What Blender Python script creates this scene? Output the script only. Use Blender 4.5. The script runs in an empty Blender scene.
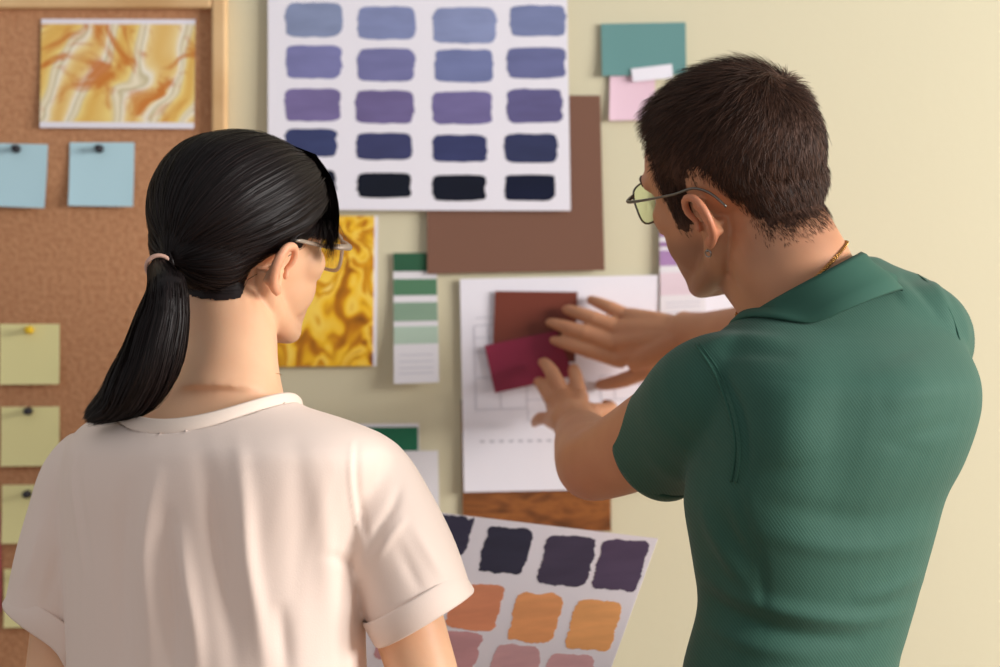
import bpy, bmesh, math, random
import numpy as np
from mathutils import Vector, Matrix, noise
from mathutils.bvhtree import BVHTree

# ------------------------------------------------------------------ camera, world, light
FP, CZ = 1900.0, 1.45                       # focal length in pixels, eye height
WY = 2.5                                    # distance to the wall
S = bpy.context.scene
COL = S.collection
cam = bpy.data.cameras.new('camera'); cam.sensor_width = 36; cam.lens = FP / 1000 * 36
cam.dof.use_dof = True; cam.dof.focus_distance = 1.84; cam.dof.aperture_fstop = 4.0
cam.clip_start = .05
co = bpy.data.objects.new('camera', cam); COL.objects.link(co)
co.location = (0, 0, CZ); co.rotation_euler = (math.pi / 2, 0, 0)
S.camera = co
S.view_settings.view_transform = 'Standard'; S.view_settings.look = 'None'
S.view_settings.exposure = 0.24; S.view_settings.gamma = 1; S.view_settings.use_curve_mapping = False
W = bpy.data.worlds.new('world'); S.world = W; W.use_nodes = True
W.node_tree.nodes['Background'].inputs[0].default_value = (.96, .97, 1.0, 1)
W.node_tree.nodes['Background'].inputs[1].default_value = .40

def area(name, loc, target, sx, sy, power, col):
    l = bpy.data.lights.new(name, 'AREA'); l.shape = 'RECTANGLE'; l.size = sx; l.size_y = sy
    l.energy = power; l.color = col
    o = bpy.data.objects.new(name, l); COL.objects.link(o); o.location = loc
    o.rotation_euler = (Vector(target) - Vector(loc)).to_track_quat('-Z', 'Y').to_euler()
    return o
area('window_daylight', (3.25, .80, 2.15), (0.1, 1.8, 1.35), 1.7, 1.5, 215, (1, .975, .95))

# ------------------------------------------------------------------ helpers
def P(px, py, Y): return Vector(((px - 500) / FP * Y, Y, CZ + (333.5 - py) / FP * Y))
def lin(c):
    c = c / 255; return c / 12.92 if c <= .04045 else ((c + .055) / 1.055) ** 2.4
def rgb(r, g, b): return (lin(r), lin(g), lin(b), 1)
def mat(name, col, rough=.6, **kw):
    m = bpy.data.materials.new(name); m.use_nodes = True
    b = m.node_tree.nodes['Principled BSDF']
    b.inputs['Base Color'].default_value = col; b.inputs['Roughness'].default_value = rough
    for k, v in kw.items(): b.inputs[k.replace('_', ' ')].default_value = v
    return m
def nd(m, t, **kw):
    n = m.node_tree.nodes.new(t)
    for k, v in kw.items():
        if hasattr(n, k): setattr(n, k, v)
        else: n.inputs[k.replace('_', ' ')].default_value = v
    return n
def ln(m, a, b): m.node_tree.links.new(a, b)
def bsdf(m): return m.node_tree.nodes['Principled BSDF']
def ramp(m, fac, stops, interp='LINEAR'):
    r = nd(m, 'ShaderNodeValToRGB'); r.color_ramp.interpolation = interp
    els = r.color_ramp.elements
    while len(els) < len(stops): els.new(.5)
    for e, (p, c) in zip(els, stops): e.position = p; e.color = c
    ln(m, fac, r.inputs[0]); return r
def coords(m, scale=(1, 1, 1), rot=(0, 0, 0), src='Object'):
    tc = nd(m, 'ShaderNodeTexCoord'); mp = nd(m, 'ShaderNodeMapping')
    mp.inputs['Scale'].default_value = scale; mp.inputs['Rotation'].default_value = rot
    ln(m, tc.outputs[src], mp.inputs[0]); return mp.outputs[0]
def bump(m, h, strength=.3, dist=.001):
    b = nd(m, 'ShaderNodeBump'); b.inputs['Strength'].default_value = strength; b.inputs['Distance'].default_value = dist
    ln(m, h, b.inputs['Height']); ln(m, b.outputs[0], bsdf(m).inputs['Normal'])
def vary(m, col1, col2, scale=8, detail=4, lo=.35, hi=.65, sc=(1, 1, 1)):
    n = nd(m, 'ShaderNodeTexNoise', Scale=scale, Detail=detail); ln(m, coords(m, sc), n.inputs[0])
    r = ramp(m, n.outputs[0], [(lo, col1), (hi, col2)]); ln(m, r.outputs[0], bsdf(m).inputs['Base Color']); return n

def tag(o, label=None, cat=None, group=None, kind=None):
    for k, v in (('label', label), ('category', cat), ('group', group), ('kind', kind)):
        if v: o[k] = v
    return o
def link(name, me, m=None, parent=None, smooth=True):
    o = bpy.data.objects.new(name, me); COL.objects.link(o)
    if m:
        for x in (m if isinstance(m, (list, tuple)) else [m]): me.materials.append(x)
    if smooth and len(me.polygons): me.polygons.foreach_set('use_smooth', [True] * len(me.polygons))
    if parent: o.parent = parent; o.matrix_parent_inverse = parent.matrix_world.inverted()
    return o
def empty(name, loc):
    o = bpy.data.objects.new(name, None); COL.objects.link(o); o.location = loc; o.empty_display_size = .05
    o.matrix_world = Matrix.Translation(loc); return o
def mesh(verts, faces):
    me = bpy.data.meshes.new('m'); me.from_pydata([tuple(v) for v in verts], [], faces); me.update(); return me

class MB:
    """collects closed shapes as verts and faces"""
    def __init__(s): s.v = []; s.f = []
    def add(s, vs, fs):
        b = len(s.v); s.v += [Vector(x) for x in vs]; s.f += [tuple(i + b for i in f) for f in fs]
    def loft(s, rings, caps=True, closed=False):
        n = len(rings[0]); b = len(s.v)
        for r in rings: s.v += [Vector(x) for x in r]
        m = len(rings)
        for i in range(m if closed else m - 1):
            j = (i + 1) % m
            for k in range(n):
                l = (k + 1) % n
                s.f.append((b + i * n + k, b + i * n + l, b + j * n + l, b + j * n + k))
        if caps and not closed:
            for i, rev in ((0, True), (m - 1, False)):
                c = sum((s.v[b + i * n + k] for k in range(n)), Vector()) / n
                s.v.append(c); ci = len(s.v) - 1
                for k in range(n):
                    l = (k + 1) % n
                    t = (b + i * n + k, b + i * n + l, ci)
                    s.f.append(t[::-1] if rev else t)
    def ell(s, c, r, M=None, seg=28, rg=18):
        rings = []
        for i in range(1, rg):
            th = math.pi * i / rg; z = -math.cos(th); q = math.sin(th)
            rings.append([Vector((c[0] + r[0] * q * math.cos(a), c[1] + r[1] * q * math.sin(a), c[2] + r[2] * z)) for a in (2 * math.pi * k / seg for k in range(seg))])
        if M: rings = [[M @ p for p in rr] for rr in rings]
        s.loft(rings)
    def tube(s, pts, rad, n=16, M=None, sub=4, flat=1.0, up=None, closed=False):
        pts = [Vector(p) for p in pts]
        if M: pts = [M @ p for p in pts]
        if not hasattr(rad, '__len__'): rad = [rad] * len(pts)
        if sub > 1:
            idx = [(i + k / sub) for i in range(len(pts) - (0 if closed else 1)) for k in range(sub)]
            if not closed: idx += [len(pts) - 1]
            P4 = [cr(pts, t, closed) for t in idx]; R4 = [cr(list(rad), t, closed) for t in idx]; pts, rad = P4, R4
        m = len(pts); rings = []; prev = None
        for i, p in enumerate(pts):
            if closed: t = (pts[(i + 1) % m] - pts[i - 1])
            else: t = pts[min(i + 1, m - 1)] - pts[max(i - 1, 0)]
            t.normalize()
            if up is not None: a = Vector(up) - t * t.dot(Vector(up))
            elif prev is None: a = t.orthogonal()
            else: a = prev - t * t.dot(prev)
            if a.length < 1e-6: a = t.orthogonal()
            a.normalize(); prev = a; b2 = t.cross(a)
            rings.append([p + a * (rad[i] * math.cos(q)) + b2 * (rad[i] * flat * math.sin(q)) for q in (2 * math.pi * k / n for k in range(n))])
        s.loft(rings, closed=closed)
    def box(s, c, h, M=None):
        vs = [Vector((c[0] + h[0] * x, c[1] + h[1] * y, c[2] + h[2] * z)) for x in (-1, 1) for y in (-1, 1) for z in (-1, 1)]
        if M: vs = [M @ v for v in vs]
        s.add(vs, [(0, 1, 3, 2), (4, 6, 7, 5), (0, 4, 5, 1), (2, 3, 7, 6), (0, 2, 6, 4), (1, 5, 7, 3)])
    def mesh(s): return mesh(s.v, s.f)
    def build(s, name, m, parent=None, smooth=True, bev=0):
        o = link(name, s.mesh(), m, parent, smooth)
        if bev:
            b = o.modifiers.new('b', 'BEVEL'); b.width = bev; b.segments = 2; b.limit_method = 'ANGLE'
        return o
def cr(a, t, closed=False):
    n = len(a); i = int(math.floor(t)); f = t - i
    if not closed and i >= n - 1: i = n - 2; f = 1.0
    g = (lambda k: a[k % n]) if closed else (lambda k: a[min(max(k, 0), n - 1)])
    p0, p1, p2, p3 = g(i - 1), g(i), g(i + 1), g(i + 2)
    return (p1 * 2 + (p2 - p0) * f + (p0 * 2 - p1 * 5 + p2 * 4 - p3) * (f * f) + (p1 * 3 - p0 - p2 * 3 + p3) * (f * f * f)) * .5
def sring(c, u, w, a, b, n=40, e=2.3):
    out = []
    for k in range(n):
        t = 2 * math.pi * k / n; x, y = math.cos(t), math.sin(t)
        out.append(c + u * (a * math.copysign(abs(x) ** (2 / e), x)) + w * (b * math.copysign(abs(y) ** (2 / e), y)))
    return out
def interp(tab, t):
    for (a, va), (b, vb) in zip(tab, tab[1:]):
        if t <= b: 
            f = min(max((t - a) / (b - a), 0), 1); return va + (vb - va) * f
    return tab[-1][1]
def torso(mb, rows, yaw, off=0.0, sub=3, e=2.3):
    """rows: (py, left px, right px, Y, depth ratio); yaw: turn towards -X of the facing direction"""
    u = Vector((math.cos(yaw), math.sin(yaw), 0)); w = Vector((-math.sin(yaw), math.cos(yaw), 0))
    rows = [Vector(r[:4] + (r[4],)) if False else np.array(r, float) for r in rows]
    m = (len(rows) - 1) * sub + 1; rings = []
    for q in range(m):
        r = cr(rows, q / sub); py, L, R, Y, k = r
        c = P((L + R) / 2, py, Y); h = (R - L) / 2 / FP * Y
        a = h / math.sqrt(u.x ** 2 + (k * w.x) ** 2)
        rings.append(sring(c, u, w, a - off, a * k - off, e=e))
    mb.loft(rings)

def remeshed(mb, voxel, smooth=6, factor=.5):
    me = mb.mesh(); o = bpy.data.objects.new('tmp', me); COL.objects.link(o)
    r = o.modifiers.new('r', 'REMESH'); r.mode = 'VOXEL'; r.voxel_size = voxel; r.adaptivity = 0
    s = o.modifiers.new('s', 'SMOOTH'); s.factor = factor; s.iterations = smooth
    dg = bpy.context.evaluated_depsgraph_get(); dg.update()
    out = bpy.data.meshes.new_from_object(o.evaluated_get(dg))
    bpy.data.objects.remove(o); bpy.data.meshes.remove(me)
    return out
def getv(me):
    v = np.empty(len(me.vertices) * 3); me.vertices.foreach_get('co', v); return v.reshape(-1, 3)
def getn(me):
    v = np.empty(len(me.vertices) * 3); me.vertices.foreach_get('normal', v); return v.reshape(-1, 3)
def setv(me, v): me.vertices.foreach_set('co', v.ravel()); me.update()
def seg_dist(q, pts):
    """distance of 2-D or 3-D points q to a polyline and the parameter 0..1 along it"""
    best = np.full(len(q), 1e9); tt = np.zeros(len(q)); n = len(pts) - 1
    for i in range(n):
        a = np.array(pts[i], float); b = np.array(pts[i + 1], float); d = b - a
        t = np.clip(((q - a) @ d) / (d @ d), 0, 1); dd = np.linalg.norm(q - (a + t[:, None] * d), axis=1)
        k = dd < best; best[k] = dd[k]; tt[k] = (i + t[k]) / n
    return best, tt
def folds(me, strokes, side=-1, taper=True):
    """raise or sink ridges on the cloth: (points, width, height), in the frame of the surface seen from -Y"""
    v = getv(me); n = getn(me)
    q = np.stack([500 + v[:, 0] / v[:, 1] * FP, 333.5 - (v[:, 2] - CZ) / v[:, 1] * FP], 1)
    w0 = np.clip(-n[:, 1] * 3 + .4, 0, 1)
    d = np.zeros(len(v))
    for pts, wd, h in strokes:
        pts2 = [np.array(p, float) for p in pts]
        if len(pts2) > 2: pts2 = [cr(pts2, i / 3) for i in range((len(pts2) - 1) * 3 + 1)]
        ds, t = seg_dist(q, pts2)
        d += h * np.exp(-(ds / wd) ** 2) * (np.sin(np.pi * np.clip(t, .02, .98)) ** 1.1 if taper else 1)
    v += n * (d * w0)[:, None]; setv(me, v)
def cut(me, cuts):
    """open the cloth: drop what lies past each (point, normal, radius)"""
    v = getv(me); kill = np.zeros(len(v), bool)
    for f in cuts: kill |= f(v)
    bm = bmesh.new(); bm.from_mesh(me); bm.verts.ensure_lookup_table()
    bmesh.ops.delete(bm, geom=[bm.verts[i] for i in np.nonzero(kill)[0]], context='VERTS')
    bm.to_mesh(me); loops = []
    be = {}
    for e in bm.edges:
        if e.is_boundary:
            a, b = e.verts; be.setdefault(a, []).append(b); be.setdefault(b, []).append(a)
    seen = set()
    for s0 in be:
        if s0 in seen: continue
        loop = [s0]; seen.add(s0); cur = s0
        while True:
            nx = [x for x in be[cur] if x not in seen]
            if not nx: break
            cur = nx[0]; seen.add(cur); loop.append(cur)
        if len(loop) > 20:
            for _ in range(14):
                cs = [(loop[i - 1].co + loop[i].co * 2 + loop[(i + 1) % len(loop)].co) / 4 for i in range(len(loop))]
                for x, q in zip(loop, cs): x.co = q
            loops.append([x.co.copy() for x in loop])
    bm.to_mesh(me); bm.free(); me.update(); return loops
def plane_cut(p, n, r):
    p = np.array(p); n = np.array(Vector(n).normalized())
    return lambda v: ((v - p) @ n > 0) & (np.linalg.norm(v - p, axis=1) < r)
def smooth_loop(l, n=64, it=12):
    a = np.array([tuple(x) for x in l]); 
    d = np.r_[0, np.cumsum(np.linalg.norm(np.diff(np.vstack([a, a[:1]]), axis=0), axis=1))]
    t = np.linspace(0, d[-1], n, endpoint=False); b = np.vstack([a, a[:1]])
    r = np.stack([np.interp(t, d, b[:, i]) for i in range(3)], 1)
    for _ in range(it): r = r * .5 + (np.roll(r, 1, 0) + np.roll(r, -1, 0)) * .25
    return [Vector(x) for x in r]
def band(loop, axis, prof, m, name, parent, gap=None):
    """a cloth band round an opening; prof: closed list of (outward, along axis)"""
    c = sum(loop, Vector()) / len(loop); axis = Vector(axis).normalized(); mb = MB(); rings = []
    for i, p in enumerate(loop):
        t = (loop[(i + 1) % len(loop)] - loop[i - 1]).normalized()
        o = t.cross(axis); o.normalize()
        if o.dot(p - c) < 0: o = -o
        ax = axis
        rings.append([p + o * a + ax * b for a, b in prof])
    mb.loft(rings, closed=True); return mb.build(name, m, parent)

# ------------------------------------------------------------------ materials
def paper(name, c, rough=.6): 
    m = mat(name, rgb(*c), rough); return m
M = {}
M['wall'] = mat('wall_paint', rgb(212, 204, 174), .85)
nz = nd(M['wall'], 'ShaderNodeTexNoise', Scale=90, Detail=5); ln(M['wall'], coords(M['wall']), nz.inputs[0]); bump(M['wall'], nz.outputs[0], .12, .002)
M['white'] = paper('white_paper', (236, 232, 240))
M['white2'] = paper('card_white', (226, 222, 226))
M['grey_ink'] = paper('grey_ink', (196, 194, 205))
M['dash_ink'] = paper('dash_ink', (168, 166, 178))
M['floor'] = mat('floor_boards', rgb(150, 112, 75), .45)
vary(M['floor'], rgb(125, 90, 58), rgb(165, 125, 85), 6, 5, sc=(1, 12, 1))
M['ceiling'] = mat('ceiling_paint', rgb(240, 238, 232), .9)
M['trim'] = mat('trim_paint', rgb(240, 238, 230), .5)
M['cork'] = mat('cork', rgb(190, 132, 88), .9)
nz = vary(M['cork'], rgb(178, 124, 86), rgb(196, 144, 104), 160, 6, .35, .65)
bump(M['cork'], nz.outputs[0], .5, .003)
M['pine'] = mat('pine', rgb(226, 190, 138), .5)
vary(M['pine'], rgb(204, 160, 108), rgb(224, 186, 136), 10, 5, sc=(1, 1, 1))
M['metal'] = mat('steel', rgb(150, 148, 145), .25, Metallic=1.0)
M['black_pl'] = mat('black_plastic', rgb(40, 38, 45), .3)
M['yellow_pl'] = mat('yellow_plastic', rgb(235, 195, 30), .3)
# print of swirling onyx
m = M['onyx'] = mat('onyx_print', (1, 1, 1, 1), .35)
w = coords(m, (1, 1, 1), (0, -.35, 0))
n0 = nd(m, 'ShaderNodeTexNoise', Scale=9, Detail=2, Roughness=.4, Distortion=.5); ln(m, w, n0.inputs[0])
vm = nd(m, 'ShaderNodeVectorMath', operation='MULTIPLY_ADD'); vm.inputs[1].default_value = (.10, .10, .10)
ln(m, n0.outputs[1], vm.inputs[0]); ln(m, w, vm.inputs[2])
wv = nd(m, 'ShaderNodeTexWave', Scale=3.6, Distortion=2.2, Detail=3, Detail_Scale=1.4); ln(m, vm.outputs[0], wv.inputs[0])
r1 = ramp(m, wv.outputs[1] if len(wv.outputs) > 1 else wv.outputs[0], [(0, rgb(232, 190, 110)), (.12, rgb(240, 214, 150)), (.3, rgb(246, 238, 220)), (.42, rgb(206, 192, 150)), (.55, rgb(246, 234, 206)), (.68, rgb(222, 208, 170)), (.82, rgb(242, 214, 130)), (1, rgb(230, 184, 92))])
n1 = nd(m, 'ShaderNodeTexNoise', Scale=17, Detail=5, Roughness=.6, Distortion=1.4); ln(m, vm.outputs[0], n1.inputs[0])
f1 = ramp(m, n1.outputs[0], [(.5, (0, 0, 0, 1)), (.62, (.9, .9, .9, 1))])
mx = nd(m, 'ShaderNodeMix', data_type='RGBA'); mx.inputs[7].default_value = rgb(204, 116, 34)
ln(m, f1.outputs[0], mx.inputs[0]); ln(m, r1.outputs[0], mx.inputs[6]); ln(m, mx.outputs[2], bsdf(m).inputs['Base Color'])
# print of crumpled golden satin
m = M['satin'] = mat('satin_print', (1, 1, 1, 1), .35)
w = coords(m, (1, 1, 1), (0, .5, 0))
n0 = nd(m, 'ShaderNodeTexNoise', Scale=9, Detail=2, Distortion=.8); ln(m, w, n0.inputs[0])
vm = nd(m, 'ShaderNodeVectorMath', operation='MULTIPLY_ADD'); vm.inputs[1].default_value = (.12, .12, .12)
ln(m, n0.outputs[1], vm.inputs[0]); ln(m, w, vm.inputs[2])
n2 = nd(m, 'ShaderNodeTexNoise', Scale=11, Detail=2.2, Roughness=.45, Distortion=1.5); ln(m, vm.outputs[0], n2.inputs[0])
r2 = ramp(m, n2.outputs[0], [(.34, rgb(128, 72, 6)), (.41, rgb(196, 124, 8)), (.45, rgb(246, 192, 34)), (.51, rgb(252, 214, 90)), (.54, rgb(226, 160, 16)), (.575, rgb(198, 130, 12)), (.63, rgb(240, 186, 30)), (.70, rgb(252, 226, 140))])
ln(m, r2.outputs[0], bsdf(m).inputs['Base Color'])
# wood print
m = M['wood'] = mat('wood_print', (1, 1, 1, 1), .4)
w = coords(m, (6, 6, 22))
n3 = nd(m, 'ShaderNodeTexNoise', Scale=1.2, Detail=5, Distortion=2.2); ln(m, w, n3.inputs[0])
r3 = ramp(m, n3.outputs[0], [(.3, rgb(88, 48, 20)), (.45, rgb(130, 76, 36)), (.55, rgb(152, 92, 44)), (.7, rgb(106, 60, 28))])
ln(m, r3.outputs[0], bsdf(m).inputs['Base Color'])

def skin(name, c1, c2, red):
    m = mat(name, rgb(*c1), .5); b = bsdf(m)
    n = nd(m, 'ShaderNodeTexNoise', Scale=14, Detail=5); ln(m, coords(m), n.inputs[0]); r = ramp(m, n.outputs[0], [(.3, rgb(*c1)), (.7, rgb(*c2))])
    prev = r.outputs[0]
    for att, colr in (('stubble', (92, 66, 56)), ('flush', (214, 112, 84))):
        a = nd(m, 'ShaderNodeAttribute'); a.attribute_name = att; x = nd(m, 'ShaderNodeMix', data_type='RGBA'); x.inputs[7].default_value = rgb(*colr)
        ln(m, a.outputs['Fac'], x.inputs[0]); ln(m, prev, x.inputs[6]); prev = x.outputs[2]
    ln(m, prev, b.inputs['Base Color'])
    b.inputs['Subsurface Weight'].default_value = .12; b.inputs['Subsurface Radius'].default_value = (.012, .004, .002)
    n2 = nd(m, 'ShaderNodeTexNoise', Scale=900, Detail=2); ln(m, coords(m), n2.inputs[0]); bump(m, n2.outputs[0], .12, .0005)
    b.inputs['Specular IOR Level'].default_value = .35
    return m
M['skin_man'] = skin('tan_skin', (202, 146, 110), (190, 132, 98), 0)
M['skin_woman'] = skin('fair_skin', (238, 190, 152), (228, 174, 136), 0)
def hairmat(name, c1, c2, rough):
    m = mat(name, rgb(*c1), rough)
    g = nd(m, 'ShaderNodeNewGeometry'); r = ramp(m, g.outputs['Random Per Island'], [(0, rgb(*c1)), (1, rgb(*c2))])
    ln(m, r.outputs[0], bsdf(m).inputs['Base Color']); bsdf(m).inputs['Specular IOR Level'].default_value = .22
    return m
M['hair_man'] = hairmat('dark_brown_hair', (34, 22, 17), (84, 56, 42), .6)
M['hair_woman'] = hairmat('black_hair', (15, 10, 10), (34, 24, 23), .5)
# polo: fine diagonal ribs
m = M['polo'] = mat('green_pique', rgb(48, 104, 84), .8)
bsdf(m).inputs['Sheen Weight'].default_value = .08; bsdf(m).inputs['Sheen Roughness'].default_value = .5
wv = nd(m, 'ShaderNodeTexWave', Scale=125, Distortion=.4, Detail=1, Detail_Scale=4); wv.wave_type = 'BANDS'; wv.bands_direction = 'X'
ln(m, coords(m, (1, .3, 1), (0, .62, 0)), wv.inputs[0])
r = ramp(m, wv.outputs[1] if len(wv.outputs) > 1 else wv.outputs[0], [(0, rgb(31, 74, 60)), (1, rgb(41, 87, 71))]); ln(m, r.outputs[0], bsdf(m).inputs['Base Color'])
bump(m, wv.outputs[1] if len(wv.outputs) > 1 else wv.outputs[0], .2, .0006)
M['polo_rib'] = mat('green_rib', rgb(38, 82, 67), .85)
m = M['tee'] = mat('cream_jersey', rgb(242, 220, 206), .85)
bsdf(m).inputs['Sheen Weight'].default_value = .2
n2 = nd(m, 'ShaderNodeTexNoise', Scale=700, Detail=2); ln(m, coords(m), n2.inputs[0]); bump(m, n2.outputs[0], .2, .0006)
M['tee_rib'] = mat('cream_rib', rgb(242, 222, 206), .85)
M['denim'] = mat('denim', rgb(48, 60, 88), .85); M['black_cloth'] = mat('black_cloth', rgb(40, 40, 44), .85)
M['shoe'] = mat('shoe_white', rgb(225, 222, 216), .5); M['sole'] = mat('rubber', rgb(190, 186, 178), .7)
M['gold'] = mat('gold', rgb(214, 160, 92), .25, Metallic=1.0)
M['eye_white'] = mat('eye_white', rgb(235, 230, 225), .15); M['iris'] = mat('brown_iris', rgb(60, 38, 24), .15)
M['wire'] = mat('grey_metal', rgb(120, 118, 110), .3, Metallic=.8)
M['lens'] = mat('green_tinted_lens', rgb(236, 246, 214), .02, Transmission_Weight=1.0, IOR=1.12)
M['lens_clear'] = mat('clear_lens', rgb(250, 250, 248), .02, Transmission_Weight=1.0, IOR=1.15)
M['acetate'] = mat('clear_beige_acetate', rgb(214, 196, 176), .12, Transmission_Weight=.55, IOR=1.3)
M['lips'] = mat('lips', rgb(196, 116, 100), .4)

# ------------------------------------------------------------------ room
def plane_box(name, c, h, m):
    mb = MB(); mb.box(c, h); o = mb.build(name, m, None, False); return tag(o, kind='structure')
plane_box('floor', (0.2, 1.0, -.05), (2.6, 2.1, .05), M['floor'])
plane_box('wall_back', (0.2, WY + .06, 1.35), (2.6, .06, 1.35), M['wall'])
# right-hand wall with a window opening
mb = MB(); X = 2.74
mb.box((X, 1.0, .45), (.06, 1.5, .45)); mb.box((X, 1.0, 2.6), (.06, 1.5, .1))
mb.box((X, -.15, 1.7), (.06, .35, .8)); mb.box((X, 2.2, 1.7), (.06, .3, .8))
tag(mb.build('wall_right', M['wall'], None, False), kind='structure')
mb = MB()
for y in (.2 + .03, 1.05, 1.9 - .03): mb.box((X, y, 1.7), (.035, .03, .8))
for z in (.93, 2.47): mb.box((X, 1.05, z), (.035, .85, .03))
tag(mb.build('window_1', M['trim'], None, False), kind='structure')
plane_box('baseboard_back', (0.2, WY - .008, .05), (2.6, .008, .05), M['trim'])

# ------------------------------------------------------------------ sheets on the wall
PERM = {}
def sheet(name, corners, Y, m, label, cat, group=None, curl=(0, 0), th=.0006, n=14, tilt=0.0, pts=None):
    """corners TL,TR,BR,BL in pixels at the wall; curl: how far the (left/right, bottom) edges lift"""
    Q = pts or [P(c[0], c[1], Y) for c in corners]
    nn = (Q[1] - Q[0]).cross(Q[3] - Q[0]).normalized()
    if nn.y > 0: nn = -nn
    def surf(u, v, up=0.0):
        p = (Q[0] * (1 - u) + Q[1] * u) * (1 - v) + (Q[3] * (1 - u) + Q[2] * u) * v
        return p + nn * (abs(2 * u - 1) ** 3 * curl[0] * (.35 + .65 * v) + v ** 2.2 * curl[1] + up)
    vs, fs = [], []
    for s in (0, 1):
        for j in range(n + 1):
            for i in range(n + 1): vs.append(surf(i / n, j / n, th * s))
    K = (n + 1) ** 2; g = lambda i, j, s: s * K + j * (n + 1) + i
    for j in range(n):
        for i in range(n):
            fs.append((g(i, j, 1), g(i, j + 1, 1), g(i + 1, j + 1, 1), g(i + 1, j, 1)))
            fs.append((g(i, j, 0), g(i + 1, j, 0), g(i + 1, j + 1, 0), g(i, j + 1, 0)))
    for i in range(n):
        fs += [(g(i, 0, 0), g(i, 0, 1), g(i + 1, 0, 1), g(i + 1, 0, 0)), (g(i, n, 0), g(i + 1, n, 0), g(i + 1, n, 1), g(i, n, 1)),
               (g(0, i, 0), g(0, i + 1, 0), g(0, i + 1, 1), g(0, i, 1)), (g(n, i, 0), g(n, i, 1), g(n, i + 1, 1), g(n, i + 1, 0))]
    c = sum(Q, Vector()) / 4
    me = mesh([v - c for v in vs], fs); o = link(name, me, m, None, False); o.location = c; o.matrix_world = Matrix.Translation(c)
    tag(o, label, cat, group); o['surf'] = 0; del o['surf']
    return o, (lambda u, v, up=0.0: surf(u, v, th + up)), c
def inv_uv(corners, px, py):
    """pixel to (u, v) inside a near-rectangular quad"""
    a, b, c, d = [np.array(x, float) for x in corners]; q = np.array((px, py), float); u = v = .5
    for _ in range(12):
        p = (a * (1 - u) + b * u) * (1 - v) + (d * (1 - u) + c * u) * v
        du = (b - a) * (1 - v) + (c - d) * v; dv = (d - a) * (1 - u) + (c - b) * u
        s = np.linalg.solve(np.array([du, dv]).T, q - p); u += s[0]; v += s[1]
    return u, v
def patch(name, outline, surf, c, m, parent, up=.0003, th=.0002):
    """thin painted or printed patch that follows the sheet; outline in (u, v)"""
    k = len(outline); cu = sum(p[0] for p in outline) / k; cv = sum(p[1] for p in outline) / k
    vs = []; fs = []; NR = 4
    for r in range(1, NR + 1):
        f = r / NR
        vs += [surf(cu + (p[0] - cu) * f, cv + (p[1] - cv) * f, up) for p in outline]
    vs.append(surf(cu, cv, up)); ci = len(vs) - 1
    for i in range(k):
        j = (i + 1) % k; fs.append((i, ci, j))
        for r in range(NR - 1): fs.append((r * k + i, r * k + j, (r + 1) * k + j, (r + 1) * k + i))
    b = len(vs); vs += [surf(p[0], p[1], 0) for p in outline]
    for i in range(k):
        j = (i + 1) % k; o_ = (NR - 1) * k; fs.append((o_ + i, o_ + j, b + j, b + i))
    me = mesh([v - c for v in vs], fs); o = link(name, me, m, parent, False)
    if parent: o.matrix_parent_inverse = Matrix.Identity(4)
    return o
def rect_uv(u0, v0, u1, v1, n=6):
    o = []
    for k in range(n): o.append((u0 + (u1 - u0) * k / n, v0))
    for k in range(n): o.append((u1, v0 + (v1 - v0) * k / n))
    for k in range(n): o.append((u1 + (u0 - u1) * k / n, v1))
    for k in range(n): o.append((u0, v1 + (v0 - v1) * k / n))
    return o
def brushed(cx, cy, w, h, rng, rough=.02, ex=5.0, n=72, skew=0.0):
    out = []; ph = rng.random() * 50
    for k in range(n):
        t = 2 * math.pi * k / n; x, y = math.cos(t), math.sin(t)
        r = 1 / (abs(x) ** ex + abs(y) ** ex) ** (1 / ex)
        j = 1 + rough * (noise.noise((x * 2.5 + ph, y * 2.5, 0)) * 2.0 + noise.noise((x * 9 + ph, y * 9, 3)) * .9)
        jx = 1 + (rough * 1.6 * noise.noise((ph + math.copysign(9, x), y * 16, 7)) if abs(x) > .75 else 0)
        out.append((cx + w / 2 * r * x * j * jx + skew * y * h, cy + h / 2 * r * y * j))
    return out
rng = random.Random(4)

# cork board
board = empty('corkboard', P(-60, 700, WY)); tag(board, 'big cork notice board with a pale pine frame hanging on the wall', 'notice board')
bx0, bx1, bz0, bz1 = -.95, P(214, 0, WY).x, .72, P(0, 11, WY).z
def wbox(mb, x0, x1, z0, z1, y0, y1): mb.box(((x0 + x1) / 2, (y0 + y1) / 2, (z0 + z1) / 2), ((x1 - x0) / 2, (y1 - y0) / 2, (z1 - z0) / 2))
mb = MB(); wbox(mb, bx0, bx1, bz0, bz1, WY - .012, WY - .001); mb.build('cork_panel', M['cork'], board, False)
fw = .019
mb = MB(); wbox(mb, bx1, bx1 + fw, bz0 - fw, bz1 + fw, WY - .024, WY - .001); mb.build('frame_rail', M['pine'], board, False, .003)
mb = MB(); wbox(mb, bx0 - fw, bx0, bz0 - fw, bz1 + fw, WY - .024, WY - .001); mb.build('frame_rail', M['pine'], board, False, .003)
mb = MB(); wbox(mb, bx0, bx1, bz1, bz1 + fw, WY - .024, WY - .001); mb.build('frame_rail', M['pine'], board, False, .003)
mb = MB(); wbox(mb, bx0, bx1, bz0 - fw, bz0, WY - .024, WY - .001); mb.build('frame_rail', M['pine'], board, False, .003)

# onyx picture
C4 = [(41.5, 19), (195.5, 19.5), (194.5, 129), (40.5, 128)]
o, sf, c = sheet('marble_print', C4, WY - .0135, M['white'], 'printed picture of swirling orange and cream marble pinned to the cork board', 'picture', curl=(0, .004))
patch('marble_picture', rect_uv(.0, .045, 1.0, .945), sf, c, M['onyx'], o)

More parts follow.
